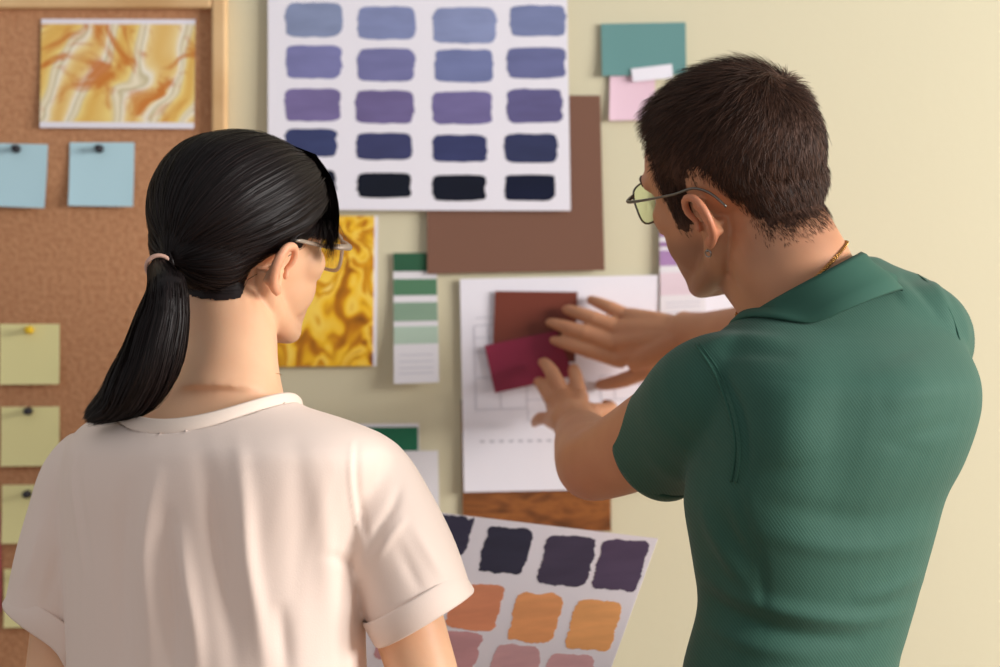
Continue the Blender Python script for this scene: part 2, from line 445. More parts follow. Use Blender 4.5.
def pin(px, py, Y, m, label):
    mb = MB(); p = P(px, py, Y)
    R = lambda r, y: [Vector((p.x + r * math.cos(a), y, p.z + r * math.sin(a))) for a in (2 * math.pi * k / 16 for k in range(16))]
    root = empty('push_pin', p); tag(root, label, 'push pin', 'push pins on the notes')
    mb.loft([R(.0052, Y - .0005), R(.0055, Y - .002), R(.0035, Y - .003), R(.0028, Y - .009), R(.0045, Y - .010), R(.0048, Y - .0125), R(.003, Y - .0135)][::-1])
    mb.build('head', m, root)
    mb = MB(); mb.tube([(p.x, Y - .002, p.z), (p.x, Y + .009, p.z)], .0005, 8, sub=1); mb.build('needle', M['metal'], root)
M['blue_note'] = paper('pale_blue_note', (184, 218, 228)); M['yellow_note'] = paper('pale_yellow_note', (238, 230, 166))
NY = WY - .0135
sheet('sticky_note', [(-16, 143), (48, 144.5), (46, 208.5), (-17, 206)], NY, M['blue_note'], 'pale blue square note cut off by the picture edge, pinned under the marble print', 'note', 'blue notes on the cork', curl=(.001, .008))
sheet('sticky_note', [(70, 142.5), (134.5, 142.5), (134, 207), (69.5, 206)], NY, M['blue_note'], 'whole pale blue square note pinned under the middle of the marble print', 'note', 'blue notes on the cork', curl=(.001, .006))
pin(17, 149, NY - .002, M['black_pl'], 'dark push pin in the blue note that is cut off by the picture edge')
pin(100, 149, NY - .002, M['black_pl'], 'dark push pin in the whole blue note')
for cs, lab in (([(0, 324), (59.5, 324), (60.5, 384), (1, 384.5)], 'topmost pale yellow square note in the column down the cork board'),
                ([(1, 407), (59.5, 406.5), (60, 465.5), (2, 466)], 'second pale yellow square note from the top of the cork column'),
                ([(2, 485), (60, 484.5), (61, 543), (2.5, 543)], 'third pale yellow note down, partly behind the cream sleeve'),
                ([(4, 569), (62, 568), (62, 626), (5, 627)], 'lowest pale yellow note, mostly hidden behind the cream sleeve')):
    sheet('sticky_note', cs, NY, M['yellow_note'], lab, 'note', 'yellow notes on the cork', curl=(.001, .006))
pin(30, 330, NY - .002, M['yellow_pl'], 'yellow push pin in the topmost yellow note')
pin(29, 411, NY - .002, M['black_pl'], 'dark push pin in the second yellow note from the top')
pin(28, 494, NY - .002, M['black_pl'], 'dark push pin in the third yellow note, beside the cream sleeve')
pin(30, 575, NY - .002, M['black_pl'], 'dark push pin in the lowest yellow note behind the cream sleeve')
M['red_card'] = paper('dusty_red_card', (190, 86, 92))
sheet('card', [(-60, 512), (1, 512), (1.5, 612), (-60, 612)], NY, M['red_card'], 'sliver of a dusty red card beside the lowest yellow notes', 'card')

# big sheet of blue and violet brush marks
BC = [(268, -12), (567, -12), (570.5, 211), (268.5, 210)]
o, sf, c = sheet('colour_sheet', BC, WY - .0075, M['white'], 'large white sheet with rows of blue, violet and navy paint swatches taped on the wall', 'swatch sheet', curl=(.002, .004))
sw = [(314, 20, 57, 34, (132, 144, 182)), (387, 23, 58, 33, (128, 138, 184)), (464.5, 25.5, 63, 36, (134, 146, 190)), (538, 21, 55, 31, (118, 128, 172)),
      (314, 62, 55, 33, (122, 122, 176)), (386, 65, 57, 33, (116, 116, 168)), (464, 66, 58, 33, (112, 122, 172)), (536, 63, 58, 31, (104, 108, 158)),
      (313, 105, 55, 33, (118, 104, 158)), (385, 107, 58, 33, (110, 98, 150)), (462, 108, 59, 33, (114, 104, 158)), (534.5, 106, 55, 34, (98, 92, 142)),
      (311, 143, 52, 28, (58, 66, 112)), (384.5, 146.5, 56, 27, (60, 64, 108)), (460, 148.5, 54, 27, (56, 62, 108)), (531, 148.5, 53, 29, (50, 56, 96)),
      (311, 182, 50, 24, (20, 27, 48)), (384, 185.5, 53, 25, (16, 22, 38)), (459, 188, 53, 26, (14, 20, 38)), (530, 188, 50, 26, (18, 24, 54))]
def paint(colr, s=60):
    g_ = sum(colr) / 3; colr = tuple(int(x * .86 + g_ * .14) for x in colr); k = ('p',) + colr
    if k not in M:
        a = tuple(min(255, int(x * 1.03 + 1)) for x in colr); b = tuple(int(x * .965) for x in colr)
        M[k] = mat('paint_%d_%d_%d' % colr, rgb(*colr), .7); bsdf(M[k]).inputs['Specular IOR Level'].default_value = .2; vary(M[k], rgb(*b), rgb(*a), s, 4, .35, .65, sc=(.25, 1, 1))
    return M[k]
for (x, y, w_, h_, cl) in sw:
    ol = [inv_uv(BC, a, b) for a, b in brushed(x, y, w_, h_, rng, .03, 7)]
    patch('paint_swatch', ol, sf, c, paint(cl), o)

M['brown'] = paper('brown_sheet', (122, 84, 66), .45)
sheet('brown_sheet', [(426, 95), (600, 95.5), (604.5, 270.5), (427.5, 274)], WY - .0045, M['brown'], 'plain chocolate brown sheet half covered by the big swatch sheet', 'sheet', curl=(.001, .003))

# golden satin print
SC = [(240, 215), (378, 216), (376.5, 366), (240, 367)]
o, sf, c = sheet('fabric_print', SC, WY - .0030, M['white'], 'print of crumpled golden yellow satin on the wall beside the woman\'s face', 'picture', curl=(.0, .003))
patch('satin_picture', rect_uv(.0, .0, .975, 1.0), sf, c, M['satin'], o)

def chip(name, C_, Y, bands, label, lines, curl):
    o, sf, c = sheet(name, C_, Y, M['white2'], label, 'paint card', 'paint cards on the wall', curl=curl)
    for v0, v1, cl in bands: patch('colour_band', rect_uv(0.005, v0, .995, v1), sf, c, paint(cl, 12), o)
    for v in lines: patch('printed_line', rect_uv(.12, v, .88, v + .008, 3), sf, c, M['grey_ink'], o)
    return o, sf, c
chip('paint_card', [(393, 253), (436.5, 253), (439.5, 382), (394.5, 383.5)], WY - .004,
     [(.0, .142, (46, 98, 68)), (.20, .327, (84, 132, 98)), (.38, .525, (134, 164, 138)), (.565, .70, (172, 196, 176))],
     'narrow card of four green shades beside the golden satin print', (.78, .83, .88, .92), (.0, .016))
chip('paint_card', [(659, 180), (703, 180), (705.5, 319), (660, 321)], WY - .0065,
     [(.0, .26, (140, 98, 156)), (.305, .405, (158, 114, 166)), (.44, .475, (158, 114, 166)), (.50, .61, (168, 126, 178)), (.66, .82, (222, 200, 210))],
     'narrow card of purple and pale pink shades under the man\'s chin', (.87, .90, .94), (.0, .003))
M['teal'] = paper('teal_card', (98, 144, 142)); M['pink'] = paper('pink_card', (234, 200, 214))
sheet('colour_card', [(601, 24), (685.5, 22.5), (686, 75), (602, 76.5)], WY - .003, M['teal'], 'plain teal card on the wall above the pink card', 'card', curl=(.001, .003), th=.0012)
sheet('colour_card', [(610, 76), (655, 75), (655, 120), (609, 121)], WY - .0028, M['pink'], 'small pale pink card just under the teal card', 'card', curl=(.001, .003), th=.001)
sheet('small_card', [(631, 69), (672, 64), (673, 78), (633, 82)], WY - .0085, M['white'], 'little white card overlapping the teal and pink cards', 'card', curl=(0, .001))

# sheets behind the hands
sheet('blank_sheet', [(668, 283), (745, 279), (752, 420), (668, 420)], WY - .0022, M['white'], 'blank white sheet behind the purple card, below the man\'s chin', 'sheet', curl=(0, .001))
M['wood_s'] = M['wood']
sheet('wood_print', [(461, 400), (610, 400), (611, 531), (463, 531)], WY - .0022, M['wood'], 'sheet printed with reddish brown wood grain under the floor plan', 'picture', curl=(0, .003))
FPC = [(460, 279), (658, 275), (660, 488), (464, 492)]
o, sf, c = sheet('floor_plan', FPC, WY - .0062, M['white'], 'white sheet with a faint drawn plan under the two red cards', 'drawing', curl=(.001, .003))
def pl(pts, w_=.9, m=M['grey_ink'], name='drawn_line'):
    for (x0, y0), (x1, y1) in zip(pts, pts[1:]):
        d = Vector((x1 - x0, y1 - y0)); n_ = Vector((-d.y, d.x)).normalized() * w_ / 2
        q = [(x0 - n_.x, y0 - n_.y), (x1 - n_.x, y1 - n_.y), (x1 + n_.x, y1 + n_.y), (x0 + n_.x, y0 + n_.y)]
        yield [inv_uv(FPC, *t) for t in q]
lines = []
for pts in ([(474, 326), (476, 410), (527, 408), (526, 322), (474, 326)], [(474, 338), (526, 336)], [(488, 326), (489, 352), (475, 352)], [(476, 378), (527, 376)],
            [(500, 377), (501, 409)], [(527, 400), (566, 398), (566, 420), (540, 421), (528, 420), (528, 408)], [(600, 376), (640, 374), (641, 398), (601, 400), (600, 376)],
            [(614, 375), (615, 399)], [(476, 318), (494, 317)]):
    lines += list(pl(pts))
dash = []
for i in range(9): dash += list(pl([(480 + i * 9.5, 441.5 - i * .15), (485 + i * 9.5, 441.4 - i * .15)], 1.6))
def line_mesh(polys, m, name):
    vs, fs = [], []
    for q in polys:
        b = len(vs); vs += [sf(u, v, .0004) - c for u, v in q]; fs.append((b, b + 1, b + 2, b + 3))
    x = link(name, mesh(vs, fs), m, o, False); x.matrix_parent_inverse = Matrix.Identity(4)
line_mesh(lines, M['grey_ink'], 'drawn_plan'); line_mesh(dash, M['dash_ink'], 'dashed_line')
M['rust'] = paper('rust_card', (112, 48, 30), .5); M['crimson'] = paper('crimson_card', (138, 28, 62), .5)
sheet('colour_card', [(495, 291), (577.5, 292), (575, 362), (492.5, 358)], WY - .0105, M['rust'], 'rust brown card under the fingertips, half behind the crimson card', 'card', curl=(0, .0005), th=.0012)
sheet('colour_card', [(484.5, 345.5), (556.5, 330.5), (574, 376), (495, 393)], WY - .0145, M['crimson'], 'tilted crimson card held against the plan by the fingertips', 'card', curl=(0, .0005), th=.0012)
M['dgreen'] = paper('dark_green_card', (10, 104, 72))
o, sf, c = sheet('colour_card', [(350, 424), (419, 423.5), (419.5, 480), (350, 480)], WY - .0025, M['white'], 'dark green card with a white top edge beside the cream shoulder', 'card', curl=(0, .001))
patch('green_panel', rect_uv(0, .06, .985, 1), sf, c, M['dgreen'], o)
sheet('blank_card', [(390, 451), (438, 450.5), (440, 540), (390, 540)], WY - .0052, M['white2'], 'blank white card overlapping the dark green card', 'card', curl=(0, .002))

# ------------------------------------------------------------------ heads and hands
def head_matrix(c, yaw, pitch, roll, s):
    """canonical head: +Y face, +X its right, Z up, origin between the eyes' level and the ears; yaw turns towards -X, pitch looks down, roll leans to its left"""
    return Matrix.Translation(c) @ Matrix.Rotation(yaw, 4, 'Z') @ Matrix.Rotation(-pitch, 4, 'X') @ Matrix.Rotation(-roll, 4, 'Y') @ Matrix.Scale(s, 4)
def head_at_ear(px, py, Y, side, yaw, pitch, roll, s):
    H = head_matrix(Vector((0, 0, 0)), yaw, pitch, roll, s)
    return Matrix.Translation(P(px, py, Y) - H @ Vector((side * .078, -.012, -.016))) @ H
def relax(me, weight, it, f=.5):
    """Laplacian smoothing weighted per vertex"""
    v = getv(me); n = len(v); e = np.empty(len(me.edges) * 2, np.int32); me.edges.foreach_get('vertices', e); e = e.reshape(-1, 2)
    deg = np.bincount(e.ravel(), minlength=n).astype(float); deg[deg == 0] = 1; w = (weight * f)[:, None]
    for _ in range(it):
        s = np.stack([np.bincount(e[:, 0], v[e[:, 1], k], n) + np.bincount(e[:, 1], v[e[:, 0], k], n) for k in range(3)], 1) / deg[:, None]
        v = v + (s - v) * w
    setv(me, v)
def head(mb, H, male=True):
    jw = 1.0 if male else .93
    mb.ell((0, -.010, .035), (.0735, .092, .078), H)
    mb.ell((0, .028, .040), (.062, .058, .062), H)
    mb.ell((0, -.048, -.005), (.056, .044, .052), H)
    tab = [(.06, .083, -.03, .060), (.03, .0905, -.03, .0655), (.0, .084, -.03, .0655 * jw), (-.025, .0865, -.03, .064 * jw), (-.045, .087, -.02, .0585 * jw), (-.065, .0865, -.012, .052 * jw),
           (-.085, .0855, .0, .0415 * jw), (-.102, .082, .018, .030 * jw), (-.113, .072, .036, .018)]
    rings = []
    tab = [np.array(t) for t in tab]
    for q in range((len(tab) - 1) * 3 + 1):
        z, yf, yb, hw = cr(tab, q / 3); cy = (yf + yb) / 2
        rings.append([H @ p for p in sring(Vector((0, cy, z)), Vector((1, 0, 0)), Vector((0, 1, 0)), hw, (yf - yb) / 2, 32, 2.35)])
    mb.loft(rings[::-1])
    for s in (-1, 1):
        mb.tube([(s * .060 * jw, -.006, -.02), (s * .058 * jw, .000, -.05), (s * .0525 * jw, .012, -.069), (s * .038 * jw, .042, -.089), (s * .017, .068, -.1)], [.013, .014, .0145, .0145, .014], 14, H)
        mb.ell((s * .0440, .056, -.014), (.0200, .0230, .024), H); mb.ell((s * .039, .042, -.044), (.0195, .034, .036), H)        # cheekbone
        mb.tube([(s * .012, .089, .024), (s * .035, .084, .027), (s * .053, .070, .020)], [.0065, .007, .0065], 10, H)
    # nose and lips
    mb.tube([(0, .086, .018), (0, .094, -.004), (0, .102, -.026)], [.008, .009, .011], 14, H)
    mb.ell((0, .104, -.030), (.0105, .010, .0095), H)
    for s in (-1, 1): mb.ell((s * .0115, .095, -.034), (.0085, .010, .0075), H)
    mb.ell((0, .087, -.056), (.024, .009, .0052), H); mb.ell((0, .0865, -.066), (.021, .009, .006), H)
    mb.ell((0, .078, -.098), (.019, .014, .014), H)
    ears(mb, H)
def ear_frame(s):
    """local ear plane at one side: x across (towards the back), z up, y outward"""
    return Matrix.Translation((s * .0745, -.008, -.016)) @ Matrix.Rotation(s * math.radians(-0), 4, 'Z') @ Matrix.Rotation(math.radians(-8), 4, 'X')
def ears(mb, H):
    for s in (-1, 1):
        F = H @ ear_frame(s) @ Matrix.Scale(.84, 4)
        out = lambda a: s * a
        # helix: from crus up over the top and down the back to the lobe (forward = +y, outward = +x*s)
        hx = [(out(.001), .012, -.002), (out(.006), .0165, .012), (out(.010), .014, .0245), (out(.0145), .004, .0315), (out(.0185), -.009, .0285), (out(.0205), -.0175, .016), (out(.0195), -.0195, .001), (out(.015), -.0155, -.013), (out(.0095), -.008, -.023), (out(.006), .001, -.029)]
        mb.tube(hx, [.003, .0038, .0040, .0042, .0043, .0043, .0042, .0042, .005, .0052], 12, F)
        # lobe and the shell behind the helix
        mb.ell((out(.0065), .0025, -.0285), (.0048, .0075, .0085), F)
        for q in range(6):
            t = q / 5
            mb.tube([(out(-.006), .004 - .012 * t, .02 - .04 * t), (out(.006 + .004 * (1 - abs(2 * t - 1))), -.002 - .010 * t, .022 - .040 * t), (out(.0145), -.009 - .004 * math.sin(t * 3), .022 - .038 * t)], [.005, .0042, .003], 10, F)
        mb.tube([(out(.012), .000, .021), (out(.0135), -.009, .010), (out(.0125), -.011, -.004), (out(.009), -.005, -.016)], [.003, .0034, .0034, .003], 10, F)
        mb.ell((out(.003), .0135, -.008), (.0045, .0045, .0065), F)   # tragus
def smoothstep(a, b, x): t = np.clip((x - a) / (b - a), 0, 1); return t * t * (3 - 2 * t)
def face_finish(me, H, name_parent, male):
    v = getv(me); Hi = H.inverted(); R = np.array(Hi.to_3x3()); T = np.array(Hi.translation)
    c = v @ R.T + T; n = getn(me) @ R.T; n /= np.maximum(np.linalg.norm(n, axis=1, keepdims=True), 1e-9)
    wr_ = ((np.abs(c[:, 0]) < .070) & (c[:, 1] > 0) & (c[:, 2] > -.12) & (c[:, 2] < .1) & (np.linalg.norm(c - np.array((0, .1, -.035)), axis=1) > .035) & (np.linalg.norm(c - np.array((0, 0, 0)), axis=1) < .14)).astype(float)
    relax(me, wr_, 14); v = getv(me)
    d = np.zeros(len(v))
    for s in (-1, 1):
        g = np.exp(-(((c[:, 0] - s * .031) / .0165) ** 2 + ((c[:, 2] - .001) / .0095) ** 2)) * (c[:, 1] > .05)
        d -= .009 * g
        g = np.exp(-(((c[:, 0] - s * .031) / .014) ** 2 + ((c[:, 2] + .001) / .0065) ** 2)) * (c[:, 1] > .05)
        d += .002 * g
    d -= .003 * np.exp(-((c[:, 0] / .02) ** 2 + ((c[:, 2] + .0612) / .0013) ** 2)) * (c[:, 1] > .06)
    sc = H.to_scale()[0]
    wn = getn(me); v += wn * (d * sc)[:, None]; setv(me, v)
    st = np.zeros(len(v))
    if male: st = .42 * smoothstep(-.028, -.05, c[:, 2]) * smoothstep(-.128, -.112, c[:, 2]) * smoothstep(.0, .02, c[:, 1]) * (c[:, 1] < .12) + .22 * smoothstep(-.03, -.05, c[:, 1]) * smoothstep(-.085, -.06, c[:, 2]) * smoothstep(-.02, -.05, c[:, 2])
    st *= (np.abs(c[:, 0]) < .078) & (np.linalg.norm(c, axis=1) < .16)
    fl = .55 * np.exp(-((c[:, 0] / .021) ** 4 + ((c[:, 2] + .0612) / .008) ** 4)) * (c[:, 1] > .07) + .30 * smoothstep(.073, .080, np.abs(c[:, 0])) * (np.abs(c[:, 2] + .016) < .04) * (np.abs(c[:, 1] + .01) < .035)
    for nm_, arr in (('stubble', st), ('flush', fl)):
        at = me.attributes.new(nm_, 'FLOAT', 'POINT'); at.data.foreach_set('value', arr.astype(np.float32))
    for s in (-1, 1):
        mb = MB(); mb.ell((s * .031, .0700, .001), (.0118, .0118, .0118), H, 20, 14); mb.build('eye', M['eye_white'], name_parent)
        mb = MB(); mb.ell((s * .031, .0810, .000), (.0052, .0016, .0052), H, 16, 8); mb.build('iris', M['iris'], name_parent)
    return c

def finger(mb, K, T, L, bend, r, M0=None):
    """K knuckle, T tip; the chain of total length L arches towards bend"""
    K, T = Vector(K), Vector(T); d = T - K; D = d.length; L = max(L, D * 1.01)
    b = Vector(bend); b = (b - d.normalized() * b.dot(d.normalized())).normalized()
    h = math.sqrt(max(L * L - D * D, 0)) * .42
    p1 = K + d * .42 + b * h; p2 = K + d * .74 + b * h * .82
    mb.tube([K - d.normalized() * .012, K, p1, p2, T], [r * .95, r * 1.12, r * 1.03, r * .92, r * .74], 12, sub=5)
    mb.ell((0, 0, 0), (r * .74,) * 3, Matrix.Translation(T), 12, 8)
    for p in (p1, ): mb.ell((0, 0, 0), (r * 1.1,) * 3, Matrix.Translation(p), 12, 8)
def palm(mb, wrist, knuckles, n, th=.013):
    """a slab from the wrist to the row of knuckles; n is the palm's back direction"""
    wrist = Vector(wrist); ks = [Vector(k) for k in knuckles]
    for i, k in enumerate(ks):
        mb.tube([wrist + (k - wrist) * .02, wrist + (k - wrist) * .5 , k], [.0165, .0155, .0115], 12, sub=3)
    for a, b in zip(ks, ks[1:]):
        mid = (a + b) / 2; mb.tube([wrist + (mid - wrist) * .1, wrist + (mid - wrist) * .6, mid - (mid - wrist) * .06], [.016, .0145, .010], 12, sub=3)

# ------------------------------------------------------------------ hair strands
def ribbons(paths, widths, nrm, name, m, parent, tiltr=None):
    """paths: (N, K, 3); widths: (N, K); nrm: (N, K, 3) up vector"""
    paths = np.asarray(paths); N, K, _ = paths.shape
    t = np.gradient(paths, axis=1); t /= np.maximum(np.linalg.norm(t, axis=2, keepdims=True), 1e-9)
    s = np.cross(t, nrm); s /= np.maximum(np.linalg.norm(s, axis=2, keepdims=True), 1e-9)
    u = np.cross(s, t)
    if tiltr is not None: s = s * np.cos(tiltr)[:, None, None] + u * np.sin(tiltr)[:, None, None]
    A = paths + s * widths[..., None] / 2; B = paths - s * widths[..., None] / 2
    V = np.stack([A, B], 2).reshape(-1, 3)
    base = (np.arange(N) * K * 2)[:, None] + (np.arange(K - 1) * 2)[None, :]
    F = np.stack([base, base + 1, base + 3, base + 2], 2).reshape(-1, 4)
    me = bpy.data.meshes.new(name)
    me.vertices.add(len(V)); me.vertices.foreach_set('co', V.ravel())
    me.loops.add(F.size); me.loops.foreach_set('vertex_index', F.ravel().astype(np.int32))
    me.polygons.add(len(F)); me.polygons.foreach_set('loop_start', (np.arange(len(F)) * 4).astype(np.int32))
    me.update(calc_edges=True); return link(name, me, m, parent)
def tolocal(v, H):
    Hi = H.inverted(); return v @ np.array(Hi.to_3x3()).T + np.array(Hi.translation)
def toworld(v, H): return v @ np.array(H.to_3x3()).T + np.array(H.translation)
R_ = math.radians
def lerp_rows(rows, f): return [r for r in rows]
def to_root(root, o):
    o.parent = root; o.matrix_parent_inverse = root.matrix_world.inverted(); return o

# ================================================================== the man
MY = 1.86; MYAW = R_(35)
man = empty('person', (.31, 1.86, 0))
tag(man, 'man in a dark green polo shirt and glasses with both hands on the wall', 'person')
HM = head_at_ear(707, 219, 1.87, -1, R_(46), R_(4), R_(19), .985)
M_ROWS = [(256, 824, 880, 1.945, .5), (264, 806, 896, 1.94, .45), (275, 785, 926, 1.93, .42), (290, 766, 945, 1.92, .42), (310, 745, 960, 1.905, .45), (330, 718, 968, 1.89, .5), (350, 702, 975, 1.87, .57), (380, 696, 984, 1.85, .66),
          (410, 694, 985, 1.845, .66), (440, 692, 977, 1.84, .66), (470, 688, 965, 1.84, .66), (500, 684, 949, 1.84, .66), (550, 692, 934, 1.845, .68), (600, 699, 918, 1.85, .72),
          (640, 690, 906, 1.85, .74), (667, 684, 898, 1.85, .76), (720, 680, 896, 1.85, .78), (790, 680, 900, 1.85, .8)]
pxm = lambda p: p
S_L, E_L, W_L = P(722, 395, 1.80), P(597, 464, 1.985), P(577, 428, 2.27)
S_R, E_R, W_R = P(908, 338, 1.95), P(862, 334, 2.19), P(692, 332, 2.405)
mb = MB()
head(mb, HM)
# neck and trunk
mb.tube([HM @ Vector((0, -.028, .0)), HM @ Vector((0, -.030, -.045)), P(786, 256, 1.90), P(804, 290, 1.89), P(815, 340, 1.90)], [.052, .055, .058, .057, .055], 24)
mb.tube([HM @ Vector((0, .02, -.07)), P(775, 290, 1.915), P(800, 320, 1.89)], [.038, .045, .05], 20)
torso(mb, M_ROWS[2:], MYAW, off=.017)
mb.tube([S_L + Vector((.03, .02, .0)), S_L, S_L.lerp(E_L, .35), S_L.lerp(E_L, .7) + Vector((0, 0, -.004)), E_L, E_L.lerp(W_L, .22) + Vector((0, 0, -.004)), E_L.lerp(W_L, .6), W_L + (E_L - W_L) * .12, W_L, W_L.lerp(P(566, 408, 2.33), .5)],
        [.042, .045, .046, .044, .039, .041, .035, .0275, .0265, .027], 20)
mb.tube([S_R + Vector((-.03, 0, 0)), S_R, S_R.lerp(E_R, .5), E_R, E_R.lerp(W_R, .3), E_R.lerp(W_R, .7), W_R + (E_R - W_R) * .1, W_R, W_R + (W_R - E_R) * .06], [.05, .053, .048, .041, .043, .033, .0265, .0255, .027], 20)
# hips and legs down to the shoes
def leg(mb, top, knee, ankle, r): mb.tube([top, top.lerp(knee, .5), knee, knee.lerp(ankle, .35), ankle], r, 20)
hipc = Vector((.31 - .018, 1.85, .93))
mb.ell((0, 0, 0), (.14, .098, .13), Matrix.Translation(hipc) @ Matrix.Rotation(MYAW, 4, 'Z'))
um = Vector((math.cos(MYAW), math.sin(MYAW), 0)); wm = Vector((-math.sin(MYAW), math.cos(MYAW), 0))
LEGM = []
for s in (-1, 1):
    t = hipc + um * s * .085 + Vector((0, 0, -.02)); k = hipc + um * s * .10 + wm * .03 + Vector((0, 0, -.43)); a = Vector((hipc.x, hipc.y, .085)) + um * s * .115 - wm * .01
    LEGM.append((t, k, a)); leg(mb, t, k, a, [.078, .070, .052, .05, .036])
    mb.tube([a + Vector((0, 0, -.02)) - wm * .03, a + Vector((0, 0, -.04)) + wm * .05, a + Vector((0, 0, -.055)) + wm * .13], [.036, .034, .024], 14)
# right hand, flat on the wall and pointing along it; thumb below
back = Vector((.05, -1, .1))
k4 = [P(628, 316, 2.455), P(618, 328, 2.448), P(613, 343, 2.446), P(617, 359, 2.45)]
palm(mb, W_R, k4, back)
mb.tube([W_R, P(652, 352, 2.435), P(630, 362, 2.45)], [.022, .024, .016], 14)
for K, T, L, r in ((k4[0], P(591, 300, 2.484), .058, .0080), (k4[1], P(566, 309, 2.476), .074, .0090), (k4[2], P(549, 322, 2.474), .086, .0094), (k4[3], P(553, 340, 2.470), .086, .0092)):
    finger(mb, K, T, L, back, r + .0008)
finger(mb, P(645, 372, 2.445), P(600, 385, 2.486), .066, Vector((0, -1, -.5)), .0098)
mb.tube([P(668, 345, 2.42), P(655, 362, 2.438), P(645, 372, 2.445)], [.020, .017, .0125], 14)
# left hand, fingers up, wrist bent
k5 = [P(551, 419, 2.40), P(554, 405, 2.412), P(564, 396, 2.416), P(580, 397, 2.41)]
palm(mb, W_L + Vector((-.003, .01, .004)), k5, back)
for K, T, L, r in ((k5[0], P(534, 424, 2.468), .068, .0080), (k5[1], P(537, 384, 2.472), .076, .0087), (k5[2], P(541, 362, 2.468), .082, .0094), (k5[3], P(573, 371, 2.472), .078, .0092)):
    finger(mb, K, T, L, Vector((-.1, -.8, .6)), r)
finger(mb, P(590, 412, 2.37), P(606, 404, 2.44), .082, Vector((1, -.4, -.2)), .0102)
mb.tube([W_L, P(584, 420, 2.33), P(590, 412, 2.37)], [.022, .019, .0135], 14)
bm_ = remeshed(mb, .0021, 4)
v_ = getv(bm_); hc = np.array(HM @ Vector((0, .02, 0))); far = np.clip((np.linalg.norm(v_ - hc, axis=1) - .105) / .03, 0, 1)
for wv_ in (W_L, W_R): far = far * np.clip(np.linalg.norm(v_ - np.array(wv_ + Vector((-.05, .08, 0))), axis=1) / .05 - 1.9, 0, 1)
relax(bm_, far, 40)
cman = face_finish(bm_, HM, man, True)
body = link('body', bm_, M['skin_man'], man)

def bvh_of(me): return BVHTree.FromPolygons([v.co.copy() for v in me.vertices], [tuple(q.vertices) for q in me.polygons])
def seam(name, pix, bv, m, parent, r=.0014, off=.0006):
    """a stitched seam laid on the cloth along a line of sight points"""
    pts = [Vector((a, b_, 0)) for a, b_ in pix]; out = []; n_ = (len(pts) - 1) * 8 + 1; o0 = Vector((0, 0, CZ))
    for i in range(n_):
        q = cr(pts, i / 8); d = (P(q.x, q.y, 1.0) - o0).normalized(); h_ = bv.ray_cast(o0, d)
        if h_[0]: out.append(h_[0] + h_[1] * off)
    for _ in range(6): out = [out[0]] + [(out[i - 1] + out[i] * 2 + out[i + 1]) / 4 for i in range(1, len(out) - 1)] + [out[-1]]
    mb = MB(); mb.tube(out, r, 8, sub=1); return mb.build(name, m, parent)
# polo shirt
ARM_L = [S_L + Vector((.06, .02, -.01)), S_L + Vector((.01, 0, 0)), P(700, 395, 1.84), P(670, 428, 1.885), P(648, 448, 1.92)]
mb = MB()
torso(mb, M_ROWS, MYAW)
mb.tube([P(774, 388, 1.85), P(742, 393, 1.82), P(712, 402, 1.825), P(690, 422, 1.86), P(664, 444, 1.90), P(640, 464, 1.94)], [.058, .062, .064, .061, .056, .055], 28)
mb.tube([P(870, 335, 1.92), P(912, 340, 1.95), P(908, 342, 2.00), P(893, 340, 2.07)], [.062, .062, .06, .057], 28)
sm = remeshed(mb, .0033, 20)
# cloth folds, painted on the surface as raised ridges and sunk valleys
folds(sm, [
    ([(700, 352), (722, 385), (736, 420), (740, 462), (733, 486)], 3.0, .0022),           # armhole seam
    ([(707, 350), (729, 384), (744, 420), (748, 462), (741, 486)], 3.4, -.0026),
    ([(905, 264), (930, 280), (952, 312)], 4, .003), ([(898, 270), (922, 292), (944, 322)], 5, -.003),
    ([(690, 352), (716, 342), (745, 338), (790, 340)], 6, .0035), ([(720, 356), (752, 352), (800, 356)], 7, -.0025),
    ([(748, 500), (800, 512), (870, 520), (940, 500)], 13, -.003), ([(740, 528), (810, 545), (880, 548), (935, 528)], 10, .003),
    ([(690, 560), (730, 592), (790, 612), (860, 620), (915, 608)], 9, .006), ([(700, 588), (740, 618), (800, 636), (870, 640)], 8, -.005),
    ([(692, 610), (720, 632), (760, 648), (820, 656)], 8, .004), ([(850, 600), (890, 590), (925, 570)], 8, .003),
    ([(700, 500), (712, 530), (735, 570), (760, 600)], 7, .004), ([(718, 500), (735, 540), (760, 575)], 7, -.0035),
    ([(735, 470), (745, 520), (762, 570), (764, 640)], 5, -.0025),
    ([(880, 404), (920, 392), (970, 390)], 10, .0022), ([(880, 446), (930, 428), (972, 420)], 9, -.0018),
    ([(640, 440), (665, 470), (700, 484)], 8, .002), ([(660, 410), (690, 440), (725, 455)], 7, -.0015),
    ([(850, 330), (846, 400), (840, 480), (832, 560)], 30, -.006), ([(790, 380), (785, 430), (790, 470)], 32, .005), ([(905, 350), (915, 400), (905, 450)], 28, .005)])
sbv = bvh_of(sm)
NA = Vector((-.46, .04, .88)).normalized(); NC = P(812, 300, 1.873)
neck_hole = lambda v: (((v - np.array(NC)) @ np.array(NA)) > -.004) & (np.linalg.norm((v - np.array(NC)) - ((v - np.array(NC)) @ np.array(NA))[:, None] * np.array(NA), axis=1) < .066)
aL = (E_L - S_L).normalized(); cL = P(656, 451, 1.91)
aR = (E_R - S_R).normalized(); cR = P(906, 336, 2.05)
loops = cut(sm, [neck_hole, plane_cut(cL, aL, .12), plane_cut(cR, aR, .12), plane_cut((.3, 1.85, .985), (0, 0, -1), .5)])
shirt = link('polo_shirt', sm, M['polo'], man); so = shirt.modifiers.new('s', 'SOLIDIFY'); so.thickness = .0016; so.offset = -1
